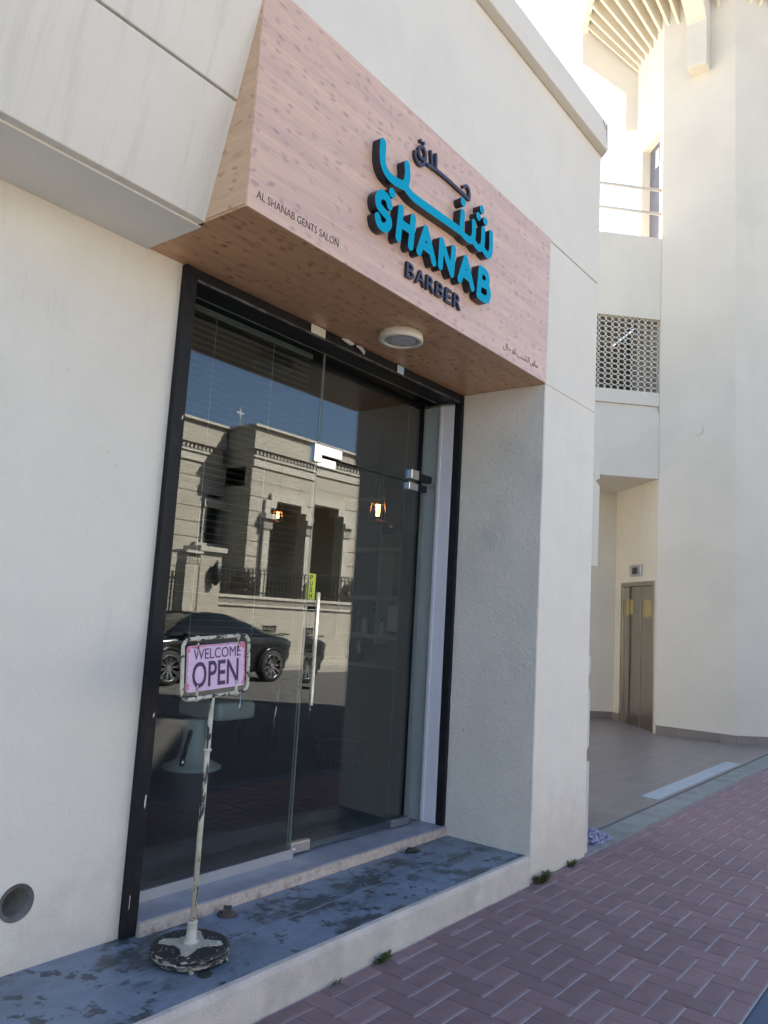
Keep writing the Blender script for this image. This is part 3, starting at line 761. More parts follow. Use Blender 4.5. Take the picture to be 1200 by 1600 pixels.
# round surface lamp on the soffit
lp = thing('round_lamp', 'round white surface lamp, unlit, on the wooden soffit above the door', 'ceiling lamp', (3.213, 0.282, Z_SOF-0.001))
LC = (3.213, 0.282, 0)
MB().lathe([(0.119, Z_SOF-0.0005), (0.120, Z_SOF-0.040), (0.117, Z_SOF-0.044), (0.094, Z_SOF-0.045), (0.091, Z_SOF-0.041), (0.091, Z_SOF-0.02)], LC, 56).build('lamp_body', m_cream, lp)
MB().lathe([(0.091, Z_SOF-0.038), (0.05, Z_SOF-0.0385), (0.0, Z_SOF-0.0385)], LC, 48).build('diffuser', m_lampglass, lp)

# ------------------------------------------------------------------ open sign on its stand
BX, BY, BZ = 2.128, 0.298, Z_PLAT
sg = thing('sign_stand', 'pink welcome sign in a chipped cream frame on a round weighted stand', 'sign stand', (BX, BY, BZ))
def P3(dx, dz, dy=0.0): return (BX+dx, BY+dy, BZ+dz)
MB().lathe([(0.128, 0.006), (0.146, 0.010), (0.1475, 0.018), (0.143, 0.021)], P3(0, 0), 56).build('weight', m_baserim, sg)
MB().lathe([(0.143, 0.0215), (0.1500, 0.023), (0.1520, 0.0275), (0.1500, 0.032), (0.144, 0.033)], P3(0, 0), 56).build('weight', mat('cream_ring_paint', (0.40, 0.37, 0.30), 0.5, 0.15, 40, stains=[(30, 0.47, 0.5, (0.03, 0.03, 0.03), (1, 1, 3))]), sg)
MB().lathe([(0.143, 0.0335), (0.149, 0.035), (0.1495, 0.043), (0.147, 0.046)], P3(0, 0), 56).build('weight', m_baserim, sg)
MB().lathe([(0.147, 0.0462), (0.1440, 0.0510), (0.132, 0.0535), (0.0, 0.0535)], P3(0, 0), 56).build('base_plate', m_basetop, sg)
stp = []
for i in range(72):
    a = 2*math.pi*i/72
    rr_ = 0.060 + 0.062*((1+math.cos(4*(a-0.72)))/2)**2.0 + rnd.uniform(-.007, .007)
    stp.append((BX+rr_*math.cos(a), BY+rr_*math.sin(a), BZ+0.0537))
MB().prism(stp, (0, 0, 0.0028)).build('star_plate', m_baseplate, sg)
for a in (0.72, 0.72+math.pi/2, 0.72+math.pi, 0.72+1.5*math.pi):
    MB().lathe([(0.009, 0.0565), (0.009, 0.060), (0.005, 0.063), (0.0, 0.0635)], P3(0.103*math.cos(a), 0, 0.103*math.sin(a)), 12).build('bolt', m_baseplate, sg)
MB().lathe([(0.030, 0.0566), (0.030, 0.062), (0.0205, 0.064), (0.0190, 0.128), (0.0215, 0.130), (0.0215, 0.134), (0.012, 0.135)], P3(0, 0), 28).build('collar', mat('cream_collar', (0.50, 0.485, 0.41), 0.5, 0.08, 30), sg)
MB().tube([P3(0, 0.12), P3(0.0, 0.55), P3(0.003, 0.98)], 0.0105, 14).build('pole', m_signpole, sg)
MB().lathe([(0.0108, -0.006), (0.016, -0.004), (0.016, 0.004), (0.0108, 0.006)], P3(0.002, 0.777), 18).build('pole_ring', m_signpole, sg)
for a in (-2.2, -1.0): MB().lathe([(0.0, 0.0), (0.010, 0.001), (0.011, 0.007), (0.0, 0.012)], P3(0.142*math.cos(a), 0, 0.142*math.sin(a)), 12).build('foot', m_baserim, sg)
TL = R(4.2); CXs, CZs = 0.012, 0.98+0.124
def bd(a, b, dy=0.0):      # board coordinates (along, up) to the stand
    return P3(CXs+a*math.cos(TL)-b*math.sin(TL), CZs+a*math.sin(TL)+b*math.cos(TL), dy)
HW, HH, CR = 0.170, 0.117, 0.035
fr = []
for cx_, cz_, a0 in ((HW-CR, HH-CR, 0), (-HW+CR, HH-CR, 90), (-HW+CR, -HH+CR, 180), (HW-CR, -HH+CR, 270)):
    for k in range(7):
        a = R(a0+15*k); fr.append(bd(cx_+CR*math.cos(a), cz_+CR*math.sin(a)))
MB().tube(fr, 0.0078, 10, closed=True).build('frame', m_signframe, sg)
PWd, PHt = 0.150, 0.090
pl = MB(); q = []
for cx_, cz_, a0 in ((PWd-.012, PHt-.012, 0), (-PWd+.012, PHt-.012, 90), (-PWd+.012, -PHt+.012, 180), (PWd-.012, -PHt+.012, 270)):
    for k in range(5):
        a = R(a0+22.5*k); q.append(bd(cx_+.012*math.cos(a), cz_+.012*math.sin(a), -0.002))
pl.prism(q, (0, 0.005, 0)); pl.build('plate', m_signpink, sg)
# faded red border printed round the plate, as a thin frame of irregular width
rb_ = MB()
def wob(n, lo, hi): return [rnd.uniform(lo, hi) for _ in range(n)]
for side in range(3):
    n = 26; wv = wob(n+1, 0.002, 0.012)
    V = []
    for i in range(n+1):
        t = -1+2*i/n; d = wv[i]*(1.3 if abs(t) > 0.75 else 0.5)
        if side == 0: V += [bd(t*(PWd-.004), PHt-.002, -0.0024), bd(t*(PWd-.004), PHt-.002-d, -0.0024)]
        elif side == 1: V += [bd(-PWd+.001, t*(PHt-.008), -0.00245), bd(-PWd+.001+d*1.1, t*(PHt-.008), -0.00245)]
        else: V += [bd(PWd-.001, t*(PHt-.008), -0.00245), bd(PWd-.001-d*1.7, t*(PHt-.008), -0.00245)]
    rb_.add(V, [(2*i, 2*i+1, 2*i+3, 2*i+2) for i in range(n)])
rb_.build('red_border', m_signred, sg)
Mb = Matrix.Translation(P3(CXs, CZs, -0.0032)) @ Matrix.Rotation(-TL, 4, 'Y')
put('lettering', text_mesh('lettering', 'WELCOME', -0.120, 0.124, 0.034, 0.076, 0.0, 0.0006, [m_purple], 0.0, Mb), sg)
put('lettering', text_mesh('lettering', 'OPEN', -0.124, 0.114, -0.077, 0.026, -0.0001, 0.0006, [m_purple], 0.012, Mb), sg)
for a, b0, b1 in ((-0.100, 0.117, 0.076), (0.112, 0.117, 0.076), (-0.098, -0.117, -0.080), (0.105, -0.117, -0.080)):
    h = MB(); h.tube([bd(a, b0, 0), bd(a, b1, -0.003)], 0.0058, 8)
    s_ = 1 if b0 > 0 else -1
    h.lathe([(0.0118, -0.006), (0.0118, 0.006)], bd(a, b0, 0), 12, 'x')
    h.tube([bd(a, b1, -0.004), bd(a, b1-0.016*s_, -0.005)], [0.005, 0.002], 6)
    h.build('clip', m_signframe, sg)

# bits on the platform
d1 = MB(); d1.lathe([(0.0, 0.0), (0.042, 0.001), (0.040, 0.008), (0.02, 0.012), (0.0, 0.012)], (2.51, 0.525, Z_PLAT+0.0005), 20)
d1.prism([(2.48, 0.52, Z_PLAT+0.011), (2.50, 0.49, Z_PLAT+0.011), (2.53, 0.52, Z_PLAT+0.013), (2.51, 0.55, Z_PLAT+0.012)], (0.004, 0.0, 0.022))
one('rubber_scrap', 'small dark lump of rubber against the door step behind the sign stand', 'scrap', d1, m_leaf, (2.51, 0.525, Z_PLAT))
d2 = MB(); d2.tube([(3.84, 0.52, Z_PLAT+0.012), (3.87, 0.515, Z_PLAT+0.018), (3.91, 0.50, Z_PLAT+0.014), (3.94, 0.49, Z_PLAT+0.008)], [0.008, 0.017, 0.015, 0.004], 9)
one('dry_leaf', 'dark curled leaf on the platform close to the thick pier', 'leaf', d2, m_rubber, (3.88, 0.51, Z_PLAT))
d3 = MB().lathe([(0.026, 0.0005), (0.027, 0.004), (0.022, 0.006), (0.0, 0.006)], (2.075, 0.142, Z_PLAT), 20)
one('rubber_disc', 'flat black rubber disc lying in front of the round stand base', 'disc', d3, m_rubber, (2.075, 0.142, Z_PLAT))

# weeds at the foot of the wall
def weed(x, y, n, rad, h, seed, label):
    rg = random.Random(seed)
    t = thing('weed', label, 'weed', (x, y, 0), 'weeds along the foot of the shop wall')
    for part, m_, cnt in (('blades', m_green, int(n*0.7)), ('dry_blades', m_drygreen, int(n*0.3))):
        b = MB()
        for i in range(cnt):
            a = rg.uniform(0, 6.28); rr_ = rad*math.sqrt(rg.random())*0.6
            p = Vector((x+rr_*math.cos(a)*1.5, y-abs(rr_*math.sin(a))*0.8-0.004, 0.0))
            l = h*rg.uniform(0.4, 1.0); lean = rg.uniform(0.2, 0.9)
            d = Vector((math.cos(a)*lean*1.2, -abs(math.sin(a))*lean, 1)).normalized()
            s_ = Vector((-math.sin(a), math.cos(a), 0))*rg.uniform(0.0018, 0.004)
            q = p+d*l*0.6; e = q+Vector((d.x*1.5, d.y*1.5, d.z*0.4)).normalized()*l*0.5
            b.add([p-s_*.6, p+s_*.6, q+s_, q-s_, e], [(0, 1, 2, 3), (3, 2, 4)])
            if rg.random() < 0.22:
                c = p+d*l*rg.uniform(.3, .8); k = rg.uniform(.006, .012)
                b.add([c, c+s_*3+d*k, c+d*k*2.2, c-s_*3+d*k], [(0, 1, 2, 3)])
        b.build(part, m_, t, fix=False)
weed(4.47, -0.006, 190, 0.080, 0.080, 1, 'bushiest green weed at the corner where platform kerb meets the pier')
weed(4.90, -0.006, 70, 0.050, 0.055, 2, 'smaller weed under the far end of the white pier')
weed(2.94, -0.006, 110, 0.055, 0.036, 3, 'flat yellowing weed at the foot of the platform kerb')
weed(2.62, -0.006, 24, 0.045, 0.018, 4, 'few tiny dark sprouts along the kerb nearest the camera')

# folded cloth round the corner
ct = thing('folded_cloth', 'crumpled blue grey striped cloth left on the concrete strip at the corner', 'cloth', (5.55, 0.12, 0.005))
for kx in range(3):
    b = MB(); nx_, ny_ = 26, 14; V = []
    for i in range(nx_):
        for j in range(ny_):
            a, c = i/(nx_-1), j/(ny_-1)
            w_ = 0.19-0.03*kx; x = 5.44+0.05*kx*0.4+0.30*a-0.03*kx; y = 0.045+w_*c+0.05*kx*0.4
            e = min(1, 6*min(a, 1-a)+.05)*min(1, 6*min(c, 1-c)+.05)
            z = 0.006+0.017*kx+0.016*e+0.012*e*(math.sin(19*c+5*a+kx*2)+0.6*math.sin(31*a+9*c+kx))
            V.append((x+0.012*math.sin(9*c+kx), y+0.012*math.sin(11*a+2*kx), max(0.005, z)))
    b.add(V, [(i*ny_+j, (i+1)*ny_+j, (i+1)*ny_+j+1, i*ny_+j+1) for i in range(nx_-1) for j in range(ny_-1)], 0, True)
    o = b.build('fold', m_cloth, ct, fix=False)
    md = o.modifiers.new('thickness', 'SOLIDIFY'); md.thickness = 0.003

# ------------------------------------------------------------------ inside the shop
XW = 6.0
ib = MB()
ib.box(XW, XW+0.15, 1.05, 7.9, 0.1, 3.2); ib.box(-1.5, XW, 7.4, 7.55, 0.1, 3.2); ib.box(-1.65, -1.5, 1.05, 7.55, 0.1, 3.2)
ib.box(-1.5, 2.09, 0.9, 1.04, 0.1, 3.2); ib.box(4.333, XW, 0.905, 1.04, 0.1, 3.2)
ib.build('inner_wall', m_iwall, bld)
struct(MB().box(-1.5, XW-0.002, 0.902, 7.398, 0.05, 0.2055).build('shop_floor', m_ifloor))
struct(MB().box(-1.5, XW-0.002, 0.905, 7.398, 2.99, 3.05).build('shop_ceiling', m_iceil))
# venetian blind behind the fixed pane
vb = thing('venetian_blind', 'open grey venetian blind behind the fixed shop window', 'blind', (2.6, 0.855, 2.94))
MB().box(2.11, 3.12, 0.835, 0.875, 2.925, 2.958).build('head_rail', m_slat, vb, bevel=0.003)
sl = MB(); xs0, xs1 = 2.112, 3.115; V = []
for t in (-1, 0, 1): V += [(xs0, 0.013*t, 0.0022*(1-t*t)), (xs1, 0.013*t, 0.0022*(1-t*t))]
V += [(p[0], p[1], p[2]-0.0006) for p in V[:6]]
sl.add(V, [(0, 1, 3, 2), (2, 3, 5, 4), (6, 8, 9, 7), (8, 10, 11, 9), (0, 6, 7, 1), (4, 5, 11, 10), (0, 2, 8, 6), (2, 4, 10, 8), (1, 7, 9, 3), (3, 9, 11, 5)])
me_s = sl.mesh('slat', m_slat)
z = 2.89
while z > 1.345:
    o = put('slat', me_s, vb, (0, 0.855, z)); o.rotation_euler = (R(-5)+rnd.uniform(-.02, .02), 0, 0); z -= 0.0325
MB().box(2.112, 3.115, 0.843, 0.867, 1.315, 1.33).build('bottom_rail', m_dark, vb, bevel=0.002)
for x in (2.42, 2.82):
    MB().tube([(x, 0.842, 1.35), (x, 0.842, 2.93)], 0.0012, 5).build('cord', m_cord, vb)
# pendant lamps
def pendant(x, y, z, label, k_=1.0):
    t = thing('pendant_lamp', label, 'pendant lamp', (x, y, z), 'filament pendant lamps inside the shop')
    MB().tube([(x, y, z+0.26*k_), (x, y, 2.99)], 0.004, 6).build('cable', m_wick, t)
    c = MB(); top = (x, y, z+0.28)
    for k in range(4):
        a = R(45+90*k); p0 = (x+.028*k_*math.cos(a), y+.028*k_*math.sin(a), z+0.26*k_); p1 = (x+.075*k_*math.cos(a), y+.075*k_*math.sin(a), z-0.09*k_)
        c.tube([p0, p1], 0.0045, 6)
    for zz_, r_ in ((z-0.09*k_, .075*k_), (z+0.05*k_, .056*k_)):
        c.tube([(x+r_*math.cos(R(45+90*k)), y+r_*math.sin(R(45+90*k)), zz_) for k in range(4)], 0.0045, 6, closed=True)
    c.build('cage', m_copper, t)
    MB().lathe([(0.0, 0.28*k_), (0.022*k_, 0.27*k_), (0.026*k_, 0.10*k_), (0.0, 0.09*k_)], (x, y, z), 14).build('socket', m_wick, t)
    fl = MB()
    for k in range(5):
        a = R(72*k); fl.tube([(x+.016*k_*math.cos(a), y+.016*k_*math.sin(a), z+.045*k_), (x+.012*k_*math.cos(a+.5), y+.012*k_*math.sin(a+.5), z-.05*k_)], 0.0028, 5)
    fl.build('filament', m_fil, t)
pendant(5.0, 1.80, 2.36, 'caged filament pendant lamp glowing behind the door glass')
pendant(5.6, 3.59, 2.46, 'smaller caged filament pendant lamp glowing deeper inside behind the blind', 0.68)
# shelving on the side wall, by the door
sh = thing('wall_shelving', 'dim grey boxed wall shelves inside beside the door', 'shelves', (XW, 2.1, 1.2))
for zz_ in (1.30, 1.66, 2.12, 2.60): MB().box(XW-0.20, XW-0.003, 1.35, 2.86, zz_-0.02, zz_+0.02).build('shelf', m_shelf, sh)
for yy_ in (1.33, 1.83, 2.36, 2.84): MB().box(XW-0.199, XW-0.004, yy_, yy_+0.035, 1.24, 2.64).build('upright', m_shelf, sh)
ds = thing('reception_desk', 'dark desk with a pale top along the shop side wall', 'desk', (5.75, 2.1, 0.206))
MB().box(5.50, 5.98, 1.25, 2.95, 1.04, 1.075).build('desk_top', m_desktop, ds, bevel=0.003)
MB().box(5.56, 5.97, 1.30, 2.90, 0.206, 1.039).build('desk_body', m_desk, ds, bevel=0.003)
lt = thing('laptop', 'black open laptop on the desk', 'laptop', (5.7, 2.0, 1.076))
MB().box(5.60, 5.80, 1.80, 2.14, 1.0755, 1.093).build('keyboard', m_alu, lt, bevel=0.003)
MB().prism([(5.80, 1.80, 1.0935), (5.80, 2.14, 1.0935), (5.87, 2.14, 1.31), (5.87, 1.80, 1.31)], (0.008, 0, 0)).build('screen', m_screen, lt)
def bottle(x, y, z, r_, h_, m1, m2, label):
    t = thing('bottle', label, 'bottle', (x, y, z), 'bottles standing on the lowest shelf')
    MB().lathe([(r_*.95, 0.0), (r_, 0.005), (r_, h_*.6), (r_*.35, h_*.76), (r_*.35, h_*.8)], (x, y, z), 16).build('body', m1, t)
    MB().lathe([(r_*.4, h_*.805), (r_*.42, h_), (0.0, h_)], (x, y, z), 12).build('cap', m2, t)
zb = 1.3205
bottle(5.86, 2.66, zb, .030, .22, m_screen, m_chrome, 'tall dark bottle with a steel cap on the lowest shelf')
bottle(5.85, 2.56, zb, .034, .20, m_whitepl, m_red, 'white bottle with a red cap on the lowest shelf')
bottle(5.88, 2.46, zb, .038, .27, m_bluecl, m_screen, 'tallest bottle, dark blue with a black cap, on the lowest shelf')
bottle(5.85, 2.42-.06, zb+.0, .0001+.030, .16, m_whitepl, m_screen, 'short white bottle with a black cap on the lowest shelf')
kd = thing('clipper_stand', 'black clippers and a white brush standing on the desk', 'clippers', (5.7, 2.5, 1.076))
MB().lathe([(0.11, 0.0), (0.10, 0.03), (0.05, 0.06), (0.0, 0.065)], (5.72, 2.55, 1.0755), 20).build('base', m_dark, kd)
for (x, y, h_, m_) in ((5.72, 2.66, .20, m_dark), (5.70, 2.58, .16, m_dark), (5.76, 2.52, .19, m_whitepl), (5.70, 2.44, .21, m_dark)):
    MB().lathe([(0.028, 0.0), (0.024, h_*.5), (0.032, h_*.7), (0.012, h_), (0.0, h_)], (x, y, 1.0757), 12).build('tool', m_, kd)
po = thing('wall_notice', 'pale notice with a black crescent on the wall by the desk', 'notice', (5.8, 1.95, 1.35))
MB().box(5.785, 5.792, 1.86, 2.24, 1.36, 1.60).build('board', m_leather, po)
cr = [(2.02+0.055*math.cos(R(a)), 1.46+0.055*math.sin(R(a))) for a in range(60, 301, 15)]
cr += [(2.035+0.035*math.cos(R(a)), 1.46+0.045*math.sin(R(a))) for a in range(290, 69, -20)]
MB().prism([(5.7835, 4.04-y, z) for y, z in cr], (0.001, 0, 0)).build('crescent', m_screen, po)
MB().box(5.7832, 5.7845, 1.90, 2.10, 1.545, 1.565).build('lettering_line', m_screen, po)
sp = thing('loudspeaker', 'black wall loudspeaker with a small white badge inside by the door', 'loudspeaker', (5.85, 2.2, 2.3))
MB().box(5.72, 5.79, 2.10, 2.32, 2.26, 2.82).build('cabinet', m_dark, sp, bevel=0.01)
MB().box(5.716, 5.7195, 2.19, 2.225, 2.31, 2.335).build('badge', m_whitepl, sp)
# barber chair
BCX, BCY = 4.22, 2.93
bc = thing('barber_chair', 'white padded barber chair on a round pedestal inside', 'barber chair', (BCX, BCY, 0.206))
MB().lathe([(0.235, 0.0), (0.235, 0.018), (0.215, 0.028), (0.13, 0.07), (0.10, 0.16), (0.095, 0.38), (0.0, 0.385)], (BCX, BCY, 0.2065), 40).build('pedestal', m_leather, bc)
def pad(x0, x1, y0, y1, z0, z1, name, m_=m_leather, bv=0.05):
    MB().box(x0, x1, y0, y1, z0, z1).build(name, m_, bc, bevel=bv, seg=4)
pad(BCX-.02, BCX+.38, BCY-.30, BCY+.22, 0.60, 0.745, 'seat'); pad(BCX-.34, BCX-.22, BCY-.2, BCY+.30, 0.78, 1.25, 'backrest', m_dark)
for s_ in (-1, 1):
    pad(BCX-.2, BCX+.25, BCY+s_*.29-.03, BCY+s_*.29+.03, 0.86, 0.92, 'armrest', m_dark, 0.02)
    MB().tube([(BCX+.2, BCY+s_*.29, .88), (BCX+.2, BCY+s_*.29, .68), (BCX+.1, BCY+s_*.2, .64)], 0.014, 8).build('arm_tube', m_chrome, bc)
MB().tube([(BCX-.28, BCY-.30, .55), (BCX-.46, BCY-.46, .40), (BCX-.50, BCY-.50, .36)], 0.018, 8).build('lever', m_chrome, bc)
# waiting chair and basket
wc = thing('waiting_chair', 'dark chair with bent tubular legs deep inside', 'chair', (5.45, 3.25, 0.206))
MB().box(5.2, 5.7, 3.0, 3.5, 0.62, 0.68).build('seat', m_dark, wc, bevel=0.02)
MB().box(5.64, 5.70, 3.0, 3.5, 0.70, 1.1).build('backrest', m_dark, wc, bevel=0.02)
for yy_ in (3.02, 3.48):
    MB().tube([(5.22, yy_, .207), (5.20, yy_, .5), (5.24, yy_, .84), (5.34, yy_, .88), (5.66, yy_, .86)], 0.013, 8).build('leg', m_chrome, wc)
    MB().tube([(5.68, yy_, .207), (5.66, yy_, .86)], 0.013, 8).build('leg', m_chrome, wc)
bk = thing('waste_basket', 'round dark wire waste basket on the shop floor', 'basket', (5.2, 2.2, 0.206))
b = MB()
for k in range(24):
    a = 2*math.pi*k/24; b.tube([(5.2+.16*math.cos(a), 2.22+.16*math.sin(a), .207), (5.2+.22*math.cos(a+.1), 2.22+.22*math.sin(a+.1), .46)], 0.004, 5)
for zz_, r_ in ((.21, .16), (.30, .182), (.38, .20), (.46, .22)): b.tube([(5.2+r_*math.cos(R(15*k)), 2.22+r_*math.sin(R(15*k)), zz_) for k in range(24)], 0.005, 5, closed=True)
b.build('wires', m_wick, bk)
MB().lathe([(0.155, 0.208), (0.19, 0.42), (0.0, 0.44)], (5.2, 2.22, 0), 24).build('liner', m_rubber, bk)
gw = MB()
V = []
for i in range(10):
    for j in range(10):
        V.append((5.44+.03*math.sin(i*1.7)+.02*math.sin(j), 1.42+.055*i-.01*j, 1.0-.085*j+.02*math.sin(i)))
gw.add(V, [(i*10+j, i*10+j+1, (i+1)*10+j+1, (i+1)*10+j) for i in range(9) for j in range(9)], 0, True)
o = one('hanging_gown', 'teal barber gown hanging in front of the desk', 'gown', gw, m_bluecl, (5.44, 1.7, 0.25))
md = o.modifiers.new('thickness', 'SOLIDIFY'); md.thickness = 0.004

# ------------------------------------------------------------------ stair tower with lift, balcony
A = Vector((11.9, 1.83, 0)); S8 = 1.11
tw = thing('stair_tower', 'tall white octagonal stair tower with a ring of cream fins at its crown', 'tower', (13.24, 1.275, 0))
TCX, TCY = 13.24, 1.275
d1_, d2_, d3_ = Vector((.7071, .7071, 0)), Vector((0, -1, 0)), Vector((.7071, -.7071, 0))
pts8 = [A]; dirs = [d2_, d3_, Vector((1, 0, 0)), d1_, Vector((0, 1, 0)), -d3_, Vector((-1, 0, 0))]
S1 = 0.965
for i, d in enumerate(dirs[:-1]): pts8.append(pts8[-1]+d*(S8))
G_ = A+d1_*S1
pts8.append(G_)
# shaft with a door opening in the face that looks on to the terrace
ZTOP = 14.0
D0, D1, DZ0, DZ1 = 0.10, 0.76, 7.0, 9.72
sh_ = MB()
n8 = len(pts8)
for i in range(n8-1):
    a, b_ = pts8[i], pts8[i+1]
    sh_.add([(a.x, a.y, 0), (b_.x, b_.y, 0), (b_.x, b_.y, ZTOP), (a.x, a.y, ZTOP)], [(0, 1, 2, 3)])
def F1(t, z): p = A+d1_*t; return (p.x, p.y, z)
for (t0, t1, z0, z1) in ((0, D0, 3.8, ZTOP), (D1, S1, 3.8, ZTOP), (D0, D1, 3.8, DZ0), (D0, D1, DZ1, ZTOP)):
    sh_.add([F1(t0, z0), F1(t1, z0), F1(t1, z1), F1(t0, z1)], [(0, 3, 2, 1)])
inn = Vector((.7071, -.7071, 0))
def F1i(t, z, d=0.16): p = A+d1_*t+inn*d; return (p.x, p.y, z)
for (ta, za, tb, zb_) in ((D0, DZ0, D0, DZ1), (D0, DZ1, D1, DZ1), (D1, DZ1, D1, DZ0)):
    sh_.add([F1(ta, za), F1(tb, zb_), F1i(tb, zb_), F1i(ta, za)], [(0, 1, 2, 3)])
sh_.add([(p.x, p.y, ZTOP) for p in pts8], [tuple(range(n8))])
sh_.build('shaft', m_plainwall, tw, fix=False)
MB().prism([F1i(D0, DZ0, .15), F1i(D1, DZ0, .15), F1i(D1, DZ1, .15), F1i(D0, DZ1, .15)], inn*0.05).build('terrace_door', m_graydoor, tw)
MB().prism([F1i(.44, 9.30, .148), F1i(.56, 9.30, .148), F1i(.56, 9.62, .148), F1i(.44, 9.62, .148)], inn*0.001).build('paper_notice', m_whitepl, tw)
MB().prism([F1i(.20, 9.05, .148), F1i(.42, 9.05, .148), F1i(.42, 9.35, .148), F1i(.20, 9.35, .148)], inn*0.001).build('paper_notice', m_alu, tw)
# crown
def pol(r_, a, z): return (TCX+r_*math.cos(R(a)), TCY+r_*math.sin(R(a)), z)
for i in range(30):
    a = 74+6.6*i
    t = 0.024
    s_ = Vector((-math.sin(R(a)), math.cos(R(a)), 0))*t
    p = [Vector(pol(1.15, a, 11.20))-s_, Vector(pol(1.40, a, 11.46))-s_, Vector(pol(2.295, a, 12.46))-s_, Vector(pol(2.295, a, 13.2))-s_, Vector(pol(1.15, a, 13.2))-s_]
    MB().prism(p, s_*2).build('fin', m_fin, tw)
rg_ = MB(); prof = [(2.30, 12.50), (2.42, 12.50), (2.42, 14.3), (2.30, 14.3), (2.30, 12.50)]
rg_.lathe(prof, (TCX, TCY, 0), 16, sm=False, cap=False); rg_.build('crown_band', m_plainwall, tw)
MB().lathe([(2.298, 13.2), (2.298, 13.4), (0.0, 13.4)], (TCX, TCY, 0), 16).build('crown_deck', mat('shade_brown_deck', (0.20, 0.145, 0.09), 0.8, 0.08), tw)  # dark brown stands in for shade in the gaps between fins
def bracket(a, hw):
    s_ = Vector((-math.sin(R(a)), math.cos(R(a)), 0))*hw
    P = [(1.2, 10.38), (1.60, 10.38), (1.60, 11.12), (2.40, 11.92), (2.40, 12.6), (2.29, 13.1), (1.2, 13.1)]
    MB().prism([Vector(pol(r_, a, z))-s_ for r_, z in P], s_*2).build('bracket', m_plainwall, tw, bevel=0.01)
bracket(107, 0.09); bracket(181.5, 0.15); bracket(250, 0.15)
MB().lathe([(0.085, 0), (0.085, 0.012), (0.07, 0.016), (0.0, 0.016)], (A.x-0.0165, A.y-.57, 4.54), 20, 'x').build('vent_cap', m_plainwall, tw)
# skirting tiles round the foot
def skirt_run(p, d, L_, nrm, parent):
    n = int(L_/0.3)+1
    for i in range(n):
        a, b_ = i*0.3, min(L_, (i+1)*0.3)
        if b_-a < 0.02: continue
        q0, q1 = p+d*(a+.0015), p+d*(b_-.0015)
        MB().prism([(q0.x, q0.y, 0.0135), (q1.x, q1.y, 0.0135), (q1.x, q1.y, 0.135), (q0.x, q0.y, 0.135)], nrm*0.012).build('skirting_tile', m_skirt, parent)
skirt_run(A, d2_, S8, Vector((-1, 0, 0)), tw); skirt_run(A+d2_*S8, d3_, S8, Vector((-.7071, -.7071, 0)), tw)

# lobby block: lift wall, back wall, balcony with lattice and railing
lb = thing('lobby_block', 'white building joining the tower, with lift lobby below and lattice balcony above', 'building', (10, 5, 0))
dB = Vector((-.7071, .7071, 0))       # along the balcony
nB = Vector((-.7071, -.7071, 0))      # out of the balcony, towards the street
TI = 1.52
def Q(t, s_, z): p = A+d1_*t+dB*s_; return (p.x, p.y, z)
ZC = 3.83
lwm = MB()
L0, L1, LZ = 0.09, 1.24, 2.26
for (t0, t1, z0, z1) in ((L1, TI+.2, 0, ZC), (0.0, L0, 0, ZC), (L0, L1, LZ, ZC)):
    lwm.prism([Q(t0, .004, z0), Q(t1, .004, z0), Q(t1, .004, z1), Q(t0, .004, z1)], -dB*0.3 if t0 > .5 else -dB*0.10)
lwm.build('lift_wall', m_plainwall, lb)
MB().prism([Q(TI, .005, 0), Q(TI, 6.2, 0), Q(TI, 6.2, ZC), Q(TI, .005, ZC)], d1_*0.2).build('back_wall', m_plainwall, lb)
skirt_run(Vector(Q(TI, 0.02, 0)), dB, 1.5, nB, lb); skirt_run(Vector(Q(L1+.02, .005, 0)), d1_, TI-L1-.04, dB, lb)
MB().prism([Q(0.02, .006, ZC), Q(0.02, 6.2, ZC), Q(TI+.2, 6.2, ZC), Q(TI+.2, .006, ZC)], (0, 0, 0.18)).build('lobby_ceiling', m_plainwall, lb)
def bal(s0, s1, z0, z1, t0=0.0, t1=0.18, name='balcony_wall', m_=m_plainwall, bv=0.0):
    MB().prism([Q(t0, s0, z0), Q(t1, s0, z0), Q(t1, s1, z0), Q(t0, s1, z0)], (0, 0, z1-z0)).build(name, m_, lb, bevel=bv)
SW = 6.2
bal(.006, SW, ZC-.004, 4.87, 0.0, 0.18); bal(.006, SW, 4.875, 4.972, 0.035, 0.18, 'balcony_groove'); bal(.006, SW, 4.976, 5.19, 0.0, 0.18, 'balcony_ledge')
bal(.006, SW, 6.385, 7.75, 0.0, 0.18, 'parapet'); bal(2.4, SW, 5.192, 6.383, 0.0, 0.18, 'balcony_wall')
bal(.006, SW, 6.6, 6.8, 0.182, 2.5, 'terrace_slab')
bal(1.20, 6.2, 4.01, 6.598, 1.3, 1.6, 'added_shade_block', m_gal); bal(-0.3, 2.2, 4.01, 6.598, 1.9, 2.1, 'added_shade_panel', m_gal); bal(-.3, -.02, 4.01, 6.598, 0.99, 1.88, 'added_shade_panel', m_gal)  # dark masses added behind the lattice to keep sun and sky out
bal(.006, SW, 3.99, 4.008, 0.182, 2.5, 'gallery_floor')
